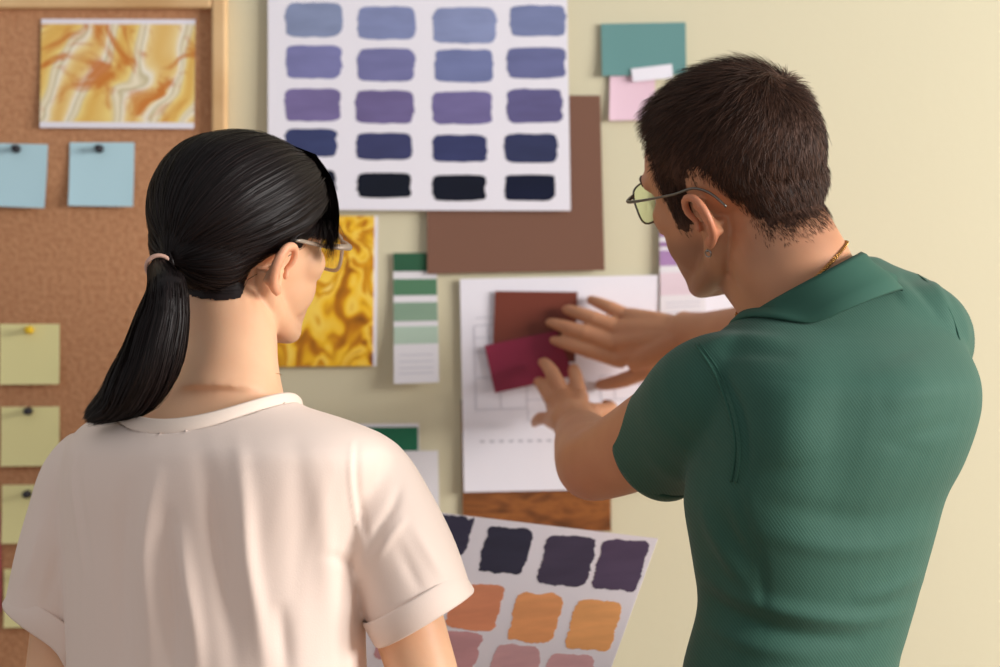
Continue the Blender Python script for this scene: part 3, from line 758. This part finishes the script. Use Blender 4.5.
for l in loops:
    c = sum(l, Vector()) / len(l)
    if (c - cL).length < .08: ax, nm = aL, 'sleeve_hem'
    elif (c - cR).length < .08: ax, nm = aR, 'sleeve_hem'
    elif c.z < 1.05: ax, nm = Vector((0, 0, -1)), 'bottom_hem'
    else: continue
    sl = smooth_loop(l, 72, 20)
    band(sl, ax, [(-.003, -.003), (.0012, -.018), (.0018, -.010), (.0018, .001), (.0, .003), (-.003, .002)], M['polo_rib'], nm, shirt)
seam('armhole_seam', [(696, 345), (716, 376), (730, 412), (736, 448), (731, 482)], sbv, M['polo_rib'], shirt)
seam('armhole_seam', [(700, 344), (721, 375), (735, 412), (741, 448), (736, 483)], sbv, M['polo_rib'], shirt, .0009)
seam('armhole_seam', [(908, 268), (930, 284), (950, 310), (960, 340)], sbv, M['polo_rib'], shirt, .0008, -.0001)
# folded collar, open at the throat
e1 = um - NA * um.dot(NA); e1.normalize(); e2 = NA.cross(e1)
mb = MB(); rings = []
prof = [(.0605, -.022), (.0595, -.004), (.060, .012), (.0615, .0185), (.0645, .020), (.068, .0155), (.0705, .005), (.0745, -.008), (.0795, -.020), (.0785, -.022), (.073, -.010), (.0685, -.001), (.066, .010), (.0645, .012), (.063, -.002), (.064, -.022)]
NSEG = 72
for i in range(NSEG + 1):
    a = R_(90 + 16) + R_(328) * i / NSEG          # the gap faces forward
    t = abs(i / NSEG - .5) * 2; lift = -.0 * t; wid = 1 + .0 * t
    d = e1 * math.cos(a) + e2 * math.sin(a)
    wav = .0015 * math.sin(i * .45)
    rg = []
    for r, h in prof:
        leaf = r > .0675 and h < .012; hh = h * (1.2 + .4 * math.cos(a)) if leaf and h < 0 else h
        q = NC + d * (r + (.004 if leaf and h < 0 else 0)) + NA * (hh - (.035 * t ** 4) * (1 if h < 0 else .5))
        if leaf:
            lo, no, _, _ = sbv.find_nearest(q); need = .0042 if (r, h) in prof[5:9] else .0016
            dd_ = (q - lo).dot(no)
            if dd_ < need and h < .006: q = q + no * (need - dd_)
        rg.append(q)
    rings.append(rg)
for _ in range(3): rings = [rings[0]] + [[(x + y * 2 + z) / 4 for x, y, z in zip(rings[i - 1], rings[i], rings[i + 1])] for i in range(1, NSEG)] + [rings[-1]]
mb.loft(rings)
col_ = mb.build('collar', M['polo_rib'], shirt)
# neck chain
mb = MB(); bvm = BVHTree.FromPolygons([v.co for v in bm_.vertices], [tuple(q.vertices) for q in bm_.polygons])
nch = 150
for i in range(nch):
    a = 2 * math.pi * i / nch; d = e1 * math.cos(a) + e2 * math.sin(a); t_ = -e1 * math.sin(a) + e2 * math.cos(a)
    r0_ = NC + NA * (.024 + .012 * math.cos(a)); hit_ = bvm.ray_cast(r0_, d); p = (hit_[0] if hit_[0] else r0_ + d * .055) + d * .0012
    o_ = (NA if i % 2 else d) * .0012
    mb.tube([p - t_ * .0018 - o_, p + t_ * .0018 - o_, p + t_ * .0018 + o_, p - t_ * .0018 + o_], .0007, 6, sub=1, closed=True)
chain = mb.build('neck_chain', M['gold'], man)
# earring
mb = MB(); q = HM @ Vector((-.079, -.003, -.048)); mb.ell((0, 0, 0), (.0016,) * 3, Matrix.Translation(q), 12, 8)
mb.tube([q + HM.to_3x3() @ Vector((0, .0035 * math.cos(a), .0035 * math.sin(a) - .003)) for a in (2 * math.pi * k / 10 for k in range(10))], .0007, 6, sub=2, closed=True)
mb.build('earring', M['metal'], man)

# ------------------------------------------------------------------ man's hair
v = getv(bm_); n_w = getn(bm_); c = tolocal(v, HM); n_c = n_w @ np.array(HM.inverted().to_3x3()).T; n_c /= np.linalg.norm(n_c, axis=1, keepdims=True)
yk = [-.13, -.09, -.06, -.045, -.032, -.020, .006, .012, .017, .038, .046, .056, .07, .10]
zk = [-.058, -.060, -.052, -.034, -.008, .016, .020, .010, -.030, -.034, .016, .050, .064, .072]
zl = np.interp(c[:, 1], yk, zk) + .003 * np.sin(c[:, 1] * 400) 
r2 = np.linalg.norm(c - np.array((0, -.012, .02)), axis=1)
skullish = (r2 < .125) & (np.abs(c[:, 0]) < .0775)
h = c[:, 2] - zl
inh = (h > 0) & skullish
top = smoothstep(.05, .105, c[:, 2]) 
length = (.004 + .008 * smoothstep(0, .04, h) + .015 * top)
# soft backing of the hair mass
bmh = bmesh.new(); bmh.from_mesh(bm_); bmh.verts.ensure_lookup_table()
keep = inh & (h > np.where(c[:, 1] > 0, .004, .017))
bmesh.ops.delete(bmh, geom=[bmh.verts[i] for i in np.nonzero(~keep)[0]], context='VERTS')
vi = np.nonzero(keep)[0]
bmh.verts.ensure_lookup_table()
th = (.0004 + .0008 * smoothstep(0.012, .03, h) + .004 * smoothstep(.02, .06, h) + .0045 * smoothstep(.05, .11, c[:, 2]) + .008 * smoothstep(.03, .09, c[:, 1]) * smoothstep(.05, .09, c[:, 2])) 
for k, bv in zip(vi, bmh.verts):
    q = c[k]; nn_ = noise.noise(Vector(q) * 70) * .0016 * min(1, th[k] / .01)
    bv.co = Vector(v[k] + n_w[k] * (th[k] + nn_))
hm = bpy.data.meshes.new('hair'); bmh.to_mesh(hm); bmh.free()
hair = link('hair', hm, M['hair_man'], man)
rs = np.random.RandomState(3)
idx = np.nonzero(inh & (h > .001))[0]
dens = .12 + smoothstep(.0, .022, h[idx]); idx = rs.choice(idx, 30000, replace=True, p=dens / dens.sum())
pos = v[idx] + rs.normal(0, .0008, (len(idx), 3)); nw = n_w[idx]; cc = c[idx]; nc = n_c[idx]
crown = np.array((.012, -.070, .092))
d = cc - crown; d -= nc * (d * nc).sum(1)[:, None]; dl = np.linalg.norm(d, axis=1, keepdims=True); d /= np.maximum(dl, 1e-6)
sw_ = np.cross(nc, d); mixs = np.clip(1 - dl / .05, 0, 1) * .9
d = d * (1 - mixs * .3) + sw_ * mixs
down = np.array((0, -.25, -1.0)); dd = down - nc * (nc @ down)[:, None]; dd /= np.maximum(np.linalg.norm(dd, axis=1, keepdims=True), 1e-6)
wd = smoothstep(.05, .0, cc[:, 2])[:, None]; d = d * (1 - wd) + dd * wd
fw = smoothstep(.02, .09, cc[:, 1])[:, None] * smoothstep(.06, .09, cc[:, 2])[:, None]
d = d + fw * np.array((.1, .5, .25)); d += rs.normal(0, .20, d.shape); d /= np.linalg.norm(d, axis=1, keepdims=True)
d -= nc * (d * nc).sum(1)[:, None] * .9
dw = d @ np.array(HM.to_3x3()).T / HM.to_scale()[0]; dw /= np.linalg.norm(dw, axis=1, keepdims=True)
L = length[idx] * rs.uniform(.7, 1.15, len(idx)); thk = th[idx]
K = 5; ts = np.linspace(0, 1, K); base = pos + nw * (thk - .0006).clip(0)[:, None]
up = (.30 + .25 * smoothstep(.05, .1, cc[:, 2])) * rs.uniform(.4, 1.2, len(idx))
paths = np.stack([base + dw * (L * t)[:, None] + nw * (L * up * (t - .45 * t * t))[:, None] for t in ts], 1)
wid = np.stack([np.full(len(idx), .00042 * f) for f in (1, 1, .9, .7, .25)], 1)
st = ribbons(paths, wid, np.repeat(nw[:, None, :], K, 1), 'hair_strands', M['hair_man'], hair, rs.uniform(-.9, .9, len(idx)))

# eyebrows
def brows(H, m, parent, w=.0075):
    for s in (-1, 1):
        mb = MB(); mb.tube([(s * .014, .0965, .0215), (s * .032, .0925, .0275), (s * .052, .078, .0225)], [.0022, .0032, .0012], 8, H)
        mb.build('eyebrow', m, parent)
brows(HM, M['hair_man'], man)
def glasses(H, label, fm, lm, wire, y0, z0, hw=.0265, hh=.021, tx=0.0, rake=0, hook=True):
    root = empty('eyeglasses', H @ Vector((0, y0, z0))); tag(root, label, 'eyeglasses')
    for s in (-1, 1):
        pts = []
        for k in range(28):
            a = 2 * math.pi * k / 28; x, z = math.cos(a), math.sin(a); e = 3.4
            r = 1 / (abs(x) ** e + abs(z) ** e) ** (1 / e)
            X_ = s * .0335 + hw * r * x; Z_ = z0 + hh * r * z * (1 - .08 * x * s)
            pts.append(Vector((X_, y0 - 2.6 * X_ * X_ + rake * (Z_ - z0), Z_)))
        mb = MB(); mb.tube(pts, wire, 8, H, sub=1, closed=True); fr = mb.build('lens_rim', fm, root)
        mb = MB(); c_ = sum(pts, Vector()) / len(pts)
        f_ = [H @ (c_ + (p - c_) * .985 + Vector((0, .0006, 0))) for p in pts]; g_ = [H @ (c_ + (p - c_) * .985 - Vector((0, .0006, 0))) for p in pts]
        mb.loft([f_, g_]); mb.build('lens', lm, root, False)
        mb = MB(); e_ = max(pts, key=lambda p: p.x * s + p.z * .6)
        hinge = Vector((s * (.0735), y0 - .014, z0 + .011))
        tp_ = ([e_, e_.lerp(hinge, .6) + Vector((s * .001, .002, 0)), hinge, Vector((s * (.0775 - tx), .055, z0 + .0115)), Vector((s * (.0785 - tx), .02, .014)), Vector((s * (.0765 - tx), -.004, .0165)), Vector((s * (.0745 - tx - (0 if hook else .001)), -.022, .008)), Vector((s * (.0715 - (0 if hook else .004)), -.034, -.008))]); mb.tube(tp_, [wire * 1.3, wire * 1.6, wire * 1.5, wire * 1.1, wire, wire * 1.1, wire * 1.3, wire * 1.2], 10, H, sub=5, flat=1.3)
        mb.build('temple', fm, root)
    mb = MB(); mb.tube([(-.0085, y0 + .0005, z0 + .006), (0, y0 + .0035, z0 + .0095), (.0085, y0 + .0005, z0 + .006)], wire * 1.2, 8, H); mb.build('bridge', fm, root)
    return root
glasses(HM, 'thin grey metal eyeglasses with green tinted lenses on the man\'s face', M['wire'], M['lens'], .0011, .097, .001, rake=.1, hw=.026)

# trousers and shoes
def trousers(root, rows, yaw, hip, legs, m, shoe_m, w_):
    mb = MB(); mb.ell((0, 0, 0), (.158, .112, .15), Matrix.Translation(hip) @ Matrix.Rotation(yaw, 4, 'Z'))
    for t, k, a in legs: mb.tube([t, t.lerp(k, .5), k, k.lerp(a, .4), a + Vector((0, 0, -.005)), a + Vector((0, 0, -.03))], [.090, .083, .068, .064, .056, .055], 24)
    me = remeshed(mb, .006, 8)
    nms = getv(me); me2 = me
    cut(me2, [lambda v: v[:, 2] < .075, lambda v: v[:, 2] > 1.055])
    tr = link('trousers', me2, m, root); s_ = tr.modifiers.new('s', 'SOLIDIFY'); s_.thickness = .003; s_.offset = 1
    for t, k, a in legs:
        mb = MB(); rings = []
        for q in np.linspace(0, 1, 12):
            cpt = Vector((a.x, a.y, 0)) + w_ * (-.085 + .27 * q); ww = .045 * math.sin(math.pi * (.12 + .80 * q)) ** .5; hh_ = .09 - .055 * smoothstep(.25, .9, q)
            ax = Vector((w_.y, -w_.x, 0))
            rings.append([cpt + ax * (ww * math.cos(b)) + Vector((0, 0, .022 + hh_ * max(math.sin(b), 0) + (0 if math.sin(b) > 0 else .008 * math.sin(b)))) for b in (2 * math.pi * z / 24 for z in range(24))])
        mb.loft(rings); sh = mb.build('shoe', shoe_m, root)
        mb = MB(); rings = []
        for q in np.linspace(0, 1, 12):
            cpt = Vector((a.x, a.y, 0)) + w_ * (-.09 + .28 * q); ww = .048 * math.sin(math.pi * (.12 + .80 * q)) ** .5; ax = Vector((w_.y, -w_.x, 0))
            rings.append([cpt + ax * ww + Vector((0, 0, .001)), cpt + ax * ww + Vector((0, 0, .024)), cpt - ax * ww + Vector((0, 0, .024)), cpt - ax * ww + Vector((0, 0, .001))])
        mb.loft(rings); mb.build('sole', M['sole'], sh, False)
trousers(man, None, MYAW, hipc + Vector((0, 0, .01)), LEGM, M['denim'], M['shoe'], wm)

# ================================================================== the woman
WYAW = R_(-20)
uw = Vector((math.cos(WYAW), math.sin(WYAW), 0)); ww_ = Vector((-math.sin(WYAW), math.cos(WYAW), 0))
woman = empty('person', (-.27, 1.84, 0))
tag(woman, 'woman seen from behind with a black ponytail, cream t-shirt and clear glasses', 'person')
HW = head_at_ear(277, 268, 1.87, 1, R_(-45), R_(0), R_(-12), .91)
W_ROWS = [(385, 168, 282, 1.875, .85), (397, 140, 292, 1.87, .72), (406, 115, 306, 1.865, .62), (418, 92, 346, 1.86, .55), (430, 74, 376, 1.855, .55), (445, 64, 392, 1.85, .58), (462, 60, 396, 1.85, .60), (490, 58, 388, 1.85, .62),
          (530, 60, 374, 1.85, .64), (570, 62, 366, 1.85, .66), (620, 64, 365, 1.85, .67), (667, 66, 366, 1.85, .68), (720, 64, 370, 1.85, .7), (800, 58, 376, 1.85, .7)]
B_ROWS = [(340, 190, 276, 1.895, .95), (362, 186, 278, 1.885, .92), (378, 178, 281, 1.88, .88)] + [(r[0] + 4, r[1], r[2], r[3], r[4]) for r in W_ROWS[1:]]
WS_R, WE_R, WH_R = P(362, 478, 1.835), P(438, 720, 1.805), Vector((.075, 1.955, 1.00))
WS_L, WE_L, WH_L = P(90, 480, 1.915), P(50, 730, 1.90), Vector((-.30, 2.045, 1.005))
mb = MB(); head(mb, HW, False)
mb.tube([HW @ Vector((0, -.02, .0)), HW @ Vector((0, -.022, -.05)), P(231, 330, 1.90), P(231, 365, 1.885), P(228, 400, 1.875)], [.045, .046, .0455, .0475, .058], 24)
torso(mb, B_ROWS, WYAW, off=.009)
for S0, E0, H0 in ((WS_R, WE_R, WH_R), (WS_L, WE_L, WH_L)):
    mb.tube([S0, S0.lerp(E0, .4), S0.lerp(E0, .8), E0, E0.lerp(H0, .25), E0.lerp(H0, .7), E0.lerp(H0, .95), H0], [.042, .038, .034, .034, .035, .027, .022, .022], 20)
hipw = Vector((-.275, 1.85, .88))
mb.ell((0, 0, 0), (.145, .10, .14), Matrix.Translation(hipw) @ Matrix.Rotation(WYAW, 4, 'Z'))
LEGW = []
for s in (-1, 1):
    t = hipw + uw * s * .08 + Vector((0, 0, -.02)); k = hipw + uw * s * .08 + ww_ * .02 + Vector((0, 0, -.41)); a = Vector((hipw.x, hipw.y, .08)) + uw * s * .085 - ww_ * .01
    LEGW.append((t, k, a)); leg(mb, t, k, a, [.076, .068, .05, .047, .034])
    mb.tube([a + Vector((0, 0, -.02)) - ww_ * .03, a + Vector((0, 0, -.04)) + ww_ * .05, a + Vector((0, 0, -.052)) + ww_ * .12], [.034, .032, .022], 14)

# the sheet she holds: leans back, its top further away
TR = P(658, 539, 2.15); tv = (P(442, 513, 2.215) - TR); TLv = tv * (1.80)
dn = P(612, 667, 2.045) - TR; dn = dn * 1.9
TL = TR + TLv; BR = TR + dn; BL = TL + dn
nS = (TR - TL).cross(BL - TL).normalized(); nS = -nS if nS.y > 0 else nS
# her hands grip the lower side edges of the sheet: fingers behind, thumb in front
eR = TR + dn * .86; eL = TL + dn * .80; inw = (TL - TR).normalized(); upv = (-dn).normalized()
for e_, inn, H0, sgn in ((eR, inw, WH_R, 1), (eL, -inw, WH_L, -1)):
    wr = H0; ks = [e_ - inn * .018 - nS * .016 + upv * (.030 - .020 * i) for i in range(4)]
    palm(mb, wr, ks, nS)
    for i, k_ in enumerate(ks):
        finger(mb, k_, k_ + inn * (.056 - .006 * abs(i - 1.3)) + nS * .0045 + upv * .004, .072 - .005 * abs(i - 1.3), -nS, .0076)
    b0 = e_ - inn * .026 + nS * .012 + upv * .004
    mb.tube([wr, wr.lerp(b0, .55), b0], [.02, .018, .0115], 14)
    finger(mb, b0, e_ + inn * .026 + nS * .0105 + upv * .022, .060, nS, .0088)
bw = remeshed(mb, .0021, 4)
v_ = getv(bw); hc = np.array(HW @ Vector((0, .03, 0))); far = np.clip((np.linalg.norm(v_ - hc, axis=1) - .098) / .03, 0, 1)
for wv_ in (WH_R, WH_L): far = far * np.clip(np.linalg.norm(v_ - np.array(wv_ + Vector((0, .06, 0))), axis=1) / .05 - 1.9, 0, 1)
relax(bw, far, 40)
cwom = face_finish(bw, HW, woman, False)
link('body', bw, M['skin_woman'], woman)
brows(HW, M['hair_woman'], woman)

# cream t-shirt
mb = MB(); torso(mb, W_ROWS, WYAW)
# right sleeve (near the sheet) and left sleeve hanging loose
mb.tube([P(338, 478, 1.845), P(358, 486, 1.835), P(382, 522, 1.82), P(404, 562, 1.815), P(420, 606, 1.81), P(432, 640, 1.81)], [.052, .056, .055, .053, .052, .052], 32)
mb.tube([P(104, 470, 1.90), P(88, 486, 1.905), P(76, 520, 1.905), P(64, 562, 1.905), P(54, 604, 1.905), P(45, 645, 1.905)], [.050, .050, .049, .049, .048, .048], 32)
tm = remeshed(mb, .0033, 17)
folds(tm, [
    ([(352, 436), (350, 470), (354, 510), (364, 552)], 2.4, .0018), ([(358, 436), (357, 470), (361, 510), (370, 550)], 3, -.002),
    ([(76, 446), (72, 480), (78, 530), (84, 580)], 2.4, .0015), ([(82, 446), (79, 480), (85, 530), (90, 580)], 3, -.0015),
    ([(200, 445), (208, 480), (214, 520), (222, 570), (232, 640), (238, 690)], 11, -.007), ([(238, 440), (244, 500), (248, 560), (258, 620), (268, 690)], 9, .007),
    ([(160, 460), (150, 510), (146, 560), (150, 620), (152, 690)], 9, .006), ([(128, 470), (122, 530), (122, 600), (126, 680)], 9, -.004),
    ([(180, 520), (186, 570), (196, 630), (200, 690)], 8, .006), ([(166, 500), (170, 560), (174, 630), (178, 690)], 7, -.005),
    ([(290, 430), (300, 480), (300, 540), (296, 620)], 14, -.003), ([(320, 470), (326, 540), (330, 600), (336, 680)], 10, .003),
    ([(364, 556), (350, 590), (345, 630), (346, 680)], 7, .004), ([(366, 560), (378, 530), (394, 505), (402, 480)], 5, -.004), ([(376, 560), (392, 535), (408, 515)], 4, .003),
    ([(362, 575), (342, 560), (318, 555)], 6, -.002), ([(280, 600), (284, 640), (288, 690)], 8, -.004),
    ([(40, 520), (32, 560), (24, 590)], 6, .002), ([(62, 540), (52, 580), (46, 610)], 6, -.002),
    ([(396, 540), (410, 570), (424, 596)], 6, -.002), ([(410, 520), (430, 556), (446, 580)], 6, .002)])
nw0 = np.array(P(212, 398, 1.885)); 
def neck_w(v):
    d = v - nw0; x = d @ np.array(uw); y = d @ np.array(ww_); h = v[:, 2]
    zc = P(0, 432, 1.8).z + np.where(y < .02, .026 * (x / .092) ** 2, -.03 + .055 * (x / .092) ** 2)
    return (np.abs(x) < .125) & (h > zc)
cwr = P(424, 617, 1.812); awr = (P(432, 640, 1.81) - P(404, 562, 1.815)).normalized()
awr = (awr + Vector((.0, 0, -.0))).normalized()
cwl = P(40, 622, 1.905); awl = (P(24, 650, 1.905) - P(58, 545, 1.905)).normalized()
# hems slant: the cut plane follows the photographed hem line
hR = Vector((.50, 0, -.86)).normalized(); hL = Vector((-.52, 0, -.86)).normalized()
loops = cut(tm, [neck_w, (lambda v: plane_cut(cwr, hR, .085)(v) & (v[:, 0] > P(371, 640, 1.81).x)), plane_cut(cwl, hL, .068), plane_cut((-.27, 1.85, .96), (0, 0, -1), .5)])
tee = link('t_shirt', tm, M['tee'], woman); so = tee.modifiers.new('s', 'SOLIDIFY'); so.thickness = .0014; so.offset = -1
for l in loops:
    c_ = sum(l, Vector()) / len(l); sl = smooth_loop(l, 80, 24)
    if (c_ - cwr).length < .07: band(sl, hR, [(-.002, -.001), (.0015, -.0225), (.003, -.0235), (.0042, -.021), (.0045, .002), (.003, .004), (-.002, .003)], M['tee'], 'sleeve_cuff', tee)
    elif (c_ - cwl).length < .07: band(sl, hL, [(-.002, -.001), (.0015, -.0225), (.003, -.0235), (.0042, -.021), (.0045, .002), (.003, .004), (-.002, .003)], M['tee'], 'sleeve_cuff', tee)
    elif c_.z < 1.1: band(sl, (0, 0, -1), [(-.001, -.001), (.001, -.02), (.0018, -.01), (.0015, .002), (-.001, .003)], M['tee'], 'bottom_hem', tee)
    else:
        band(sl, (0, 0, 1), [(-.002, -.009), (.0028, -.009), (.0026, .001), (.0006, .0105), (-.0014, .012), (-.004, .0105), (-.003, .0)], M['tee_rib'], 'neckband', tee)
# thin neck chain
mb = MB(); pts = [P(231, 371, 1.885) + uw * (.0505 * math.cos(a)) + ww_ * (.046 * math.sin(a)) + Vector((0, 0, -.002 - .004 * math.sin(a))) for a in (2 * math.pi * k / 40 for k in range(40))]
mb.tube(pts, .00025, 6, sub=1, closed=True); mb.build('fine_necklace', M['gold'], woman)
glasses(HW, 'clear beige plastic eyeglasses on the woman\'s face', M['acetate'], M['lens_clear'], .0019, .101, -.002, hw=.0265, hh=.0215, tx=.006, hook=False)
trousers(woman, None, WYAW, hipw + Vector((0, 0, .01)), LEGW, M['black_cloth'], M['shoe'], ww_)

# ------------------------------------------------------------------ woman's hair
v = getv(bw); nw_ = getn(bw); c = tolocal(v, HW); 
yk = [-.13, -.09, -.06, -.04, -.028, -.015, .008, .018, .030, .045, .06, .075, .10]
zk = [-.062, -.064, -.060, -.054, -.036, .000, .007, .004, .004, .026, .050, .066, .072]
zl = np.interp(c[:, 1], yk, zk)
r2 = np.linalg.norm(c - np.array((0, -.012, .02)), axis=1)
h = c[:, 2] - zl; keep = (h > 0) & (r2 < .122) & (np.abs(c[:, 0]) < .0768)
def shell_off(cc, h): return .0015 + .005 * smoothstep(0, .025, h) + .002 * smoothstep(.01, .07, h) + .006 * smoothstep(-.03, -.08, cc[:, 1]) * smoothstep(0, .03, h) + .004 * smoothstep(.02, .08, cc[:, 1])
bmh = bmesh.new(); bmh.from_mesh(bw); bmh.verts.ensure_lookup_table()
vi = np.nonzero(keep)[0]; bmesh.ops.delete(bmh, geom=[bmh.verts[i] for i in np.nonzero(~keep)[0]], context='VERTS')
vs_ = np.nonzero(keep & (h > .005))[0]
off = shell_off(c, h)
for k, bv in zip(vi, bmh.verts): bv.co = Vector(v[k] + nw_[k] * off[k])
bmesh.ops.smooth_vert(bmh, verts=bmh.verts[:], factor=.5, use_axis_x=True, use_axis_y=True, use_axis_z=True)
for _ in range(6): bmesh.ops.smooth_vert(bmh, verts=[x for x in bmh.verts if not x.is_boundary], factor=.5, use_axis_x=True, use_axis_y=True, use_axis_z=True)
hm = bpy.data.meshes.new('hair'); bmh.to_mesh(hm)
bvh = BVHTree.FromBMesh(bmh); bmh.free()
hairw = link('hair', hm, M['hair_woman'], woman)
KN = HW @ Vector((.014, -.114, -.024)); KNc = Vector((0, -.118, -.022))
rs = np.random.RandomState(5)
idx = rs.choice(vs_, 5200, replace=True); starts = v[idx] + nw_[idx] * off[idx][:, None]
K = 14; paths = np.zeros((len(idx), K, 3)); nr = np.zeros((len(idx), K, 3))
cen = HW @ Vector((0, -.012, .03))
for i in range(len(idx)):
    p0 = Vector(starts[i]); s0 = p0 - cen; s1 = KN - cen; l0, l1 = s0.length, s1.length; s0n, s1n = s0.normalized(), s1.normalized()
    lift = .0006 + .0022 * rs.rand() ** 2
    for k in range(K):
        t = k / (K - 1); g = s0n.slerp(s1n, t, s0n); q = cen + g * (l0 * (1 - t) + l1 * t)
        loc, nn_, _, _ = bvh.find_nearest(q)
        if nn_.dot(g) < 0: nn_ = -nn_
        e = lift * math.sin(math.pi * min(1, t * 1.1 + .08)) + .0004
        tt = max(0, (t - .85) / .15)
        loc = loc.lerp(KN, tt * .75) if tt > 0 else loc
        paths[i, k] = loc + nn_ * e; nr[i, k] = nn_
wid = np.tile(np.array([.5] + [1.0] * (K - 2) + [.5]) * .00075, (len(idx), 1))
ribbons(paths, wid, nr, 'hair_strands', M['hair_woman'], hairw, rs.uniform(-.35, .35, len(idx)))
# ponytail
kp = [KN + (HW.to_3x3() @ Vector((0, .010, .0))), KN + (HW.to_3x3() @ Vector((0, -.005, -.006))), P(167, 288, 1.795), P(161, 326, 1.79), P(150, 362, 1.79), P(128, 395, 1.80), P(100, 412, 1.812), P(90, 418, 1.818)]
kr = [.014, .0115, .019, .026, .0285, .026, .012, .003]
mb = MB(); mb.tube(kp, [r * .93 for r in kr], 24, sub=6, flat=.72, up=(1, 0, .3)); pony = mb.build('ponytail', M['hair_woman'], hairw)
N = 4200; ts = np.linspace(0, 1, 20)
cp = np.array([[tuple(cr([Vector(p) for p in kp], t * (len(kp) - 1)))] for t in ts])[:, 0]; rr = np.array([cr(kr, t * (len(kr) - 1)) for t in ts])
tg = np.gradient(cp, axis=0); tg /= np.linalg.norm(tg, axis=1, keepdims=True)
ua = np.array((1, 0, .3)) - tg * (tg @ np.array((1, 0, .3)))[:, None]; ua /= np.linalg.norm(ua, axis=1, keepdims=True); ub = np.cross(tg, ua)
ang = rs.uniform(0, 2 * np.pi, N); rad = np.sqrt(rs.uniform(.72, 1.08, N)); dr = rs.normal(0, .25, N); tend = rs.uniform(.80, 1.04, N)
tk = ts[None, :] * np.clip(tend, 0, 1)[:, None]
def samp(a): return np.stack([np.interp(tk, ts, a[:, i]) for i in range(3)], 2)
aa = ang[:, None] + dr[:, None] * tk; Rk = np.interp(tk, ts, rr) * rad[:, None]; Rk = np.maximum(Rk, .003 * rad[:, None])
od = samp(ua) * np.cos(aa)[..., None] + samp(ub) * (np.sin(aa) * .72)[..., None]
paths = samp(cp) + od * Rk[..., None]; flyr = rs.normal(0, .0024, (N, 1, 3)) * (tk ** 3)[..., None]; paths = paths + flyr
ribbons(paths, np.tile(np.r_[np.ones(17), .8, .5, .2] * .0008, (N, 1)), od, 'ponytail_strands', M['hair_woman'], pony, rs.uniform(-.4, .4, N))
# hair tie
mb = MB(); tc = KN + (HW.to_3x3() @ Vector((0, -.005, -.006))); ta = (kp[2] - kp[0]).normalized(); o1 = ta.orthogonal().normalized(); o2 = ta.cross(o1)
M['tie'] = mat('pale_pink_elastic', rgb(214, 170, 150), .4)
mb.tube([tc + (o1 * math.cos(a) + o2 * math.sin(a)) * .0125 for a in (2 * math.pi * k / 24 for k in range(24))], .0022, 8, sub=1, closed=True); mb.build('hair_tie', M['tie'], pony)
# fringe swept over the temple
for sx, nF in ((1, 1300), (-1, 700)):
    F = []
    for i in range(nF):
        j = rs.rand(); e_ = .004 * rs.rand()
        a_ = Vector((sx * (.012 + .020 * j), .040 + .018 * j, .112 - .006 * j)); b_ = Vector((sx * (.050 - .004 * j), .053 + .019 * j + e_, .084 - .004 * j))
        c_ = Vector((sx * (.070 - .003 * j), .042 + .030 * j + e_, .040)); d_ = Vector((sx * (.0745 + .004 * rs.rand()), .030 + .034 * j ** .5 + .006 * rs.normal(), .018 - .034 * rs.rand() ** 2 * j))
        pts = [HW @ q for q in (a_, b_, c_, d_)]; F.append([tuple(cr(pts, t * 3)) for t in np.linspace(0, 1, 12)])
    F = np.array(F); nrm = F - np.array(tuple(cen)); nrm /= np.linalg.norm(nrm, axis=2, keepdims=True)
    ribbons(F, np.tile(np.r_[np.ones(9), .8, .5, .15] * .0009, (nF, 1)), nrm, 'fringe', M['hair_woman'], hairw, rs.uniform(-.5, .5, nF))

# ------------------------------------------------------------------ the held sheet
M['white_h'] = paper('held_paper', (232, 226, 232))
HC = [(0, 0), (1, 0), (1, 1), (0, 1)]
o, sf, c = sheet('colour_sheet', None, 0, M['white_h'], 'white sheet with plum, orange and pink swatches held by the woman', 'swatch sheet', pts=[TL, TR, BR, BL], curl=(.002, .0))
def uv_h(px, py):
    """where the sight line through a pixel of the photograph meets the plane of the sheet"""
    d = P(px, py, 1.0) - Vector((0, 0, CZ)); o0 = Vector((0, 0, CZ)); t = (TL - o0).dot(nS) / d.dot(nS); q = o0 + d * t - TL
    a, b = TR - TL, BL - TL; m_ = np.array([[a.dot(a), a.dot(b)], [a.dot(b), b.dot(b)]]); return tuple(np.linalg.solve(m_, [q.dot(a), q.dot(b)]))
cA, cB, cC, cD = (50, 48, 66), (66, 58, 78), (78, 62, 88), (56, 52, 72)
rowsH = [((386, 513), cA), ((447, 532), cA), ((506, 550.5), cA), ((567.5, 561.5), cB), ((619, 566), cC)]
def brick(cx, cy, w_, h_, lean): return [(cx + x + lean * y, cy + y + .08 * x) for x, y in brushed(0, 0, w_, h_, rng, .045, 7, 150)]
for (x, y, w_, h_, cl) in [(398, 520, 46, 46, cA), (449, 533, 42, 46, cD), (506, 550.5, 46, 46, cA), (567, 561.5, 50, 50, cB), (620.5, 566, 46, 50, cC),
                         (422, 592, 50, 46, (214, 132, 96)), (475, 607, 50, 46, (216, 132, 92)), (535.5, 618, 46, 48, (222, 146, 88)), (593.5, 626, 46, 50, (224, 152, 88)),
                         (455, 652, 46, 40, (192, 138, 140)), (514, 668, 46, 44, (196, 146, 148)), (568, 678, 46, 46, (202, 150, 152)), (400, 640, 46, 40, (190, 134, 138)),
                         (436, 716, 46, 44, (150, 110, 130)), (494, 732, 46, 44, (156, 116, 136)), (548, 740, 46, 44, (160, 120, 140))]:
    ol = [uv_h(a, b) for a, b in brick(x, y, w_, h_, -.25)]
    ol = [(u, v_) for u, v_ in ol]
    if max(u for u, _ in ol) < .995 and min(u for u, _ in ol) > .005: patch('paint_swatch', ol, sf, c, paint(tuple(min(250, int(x * 1.1)) for x in cl)), o)
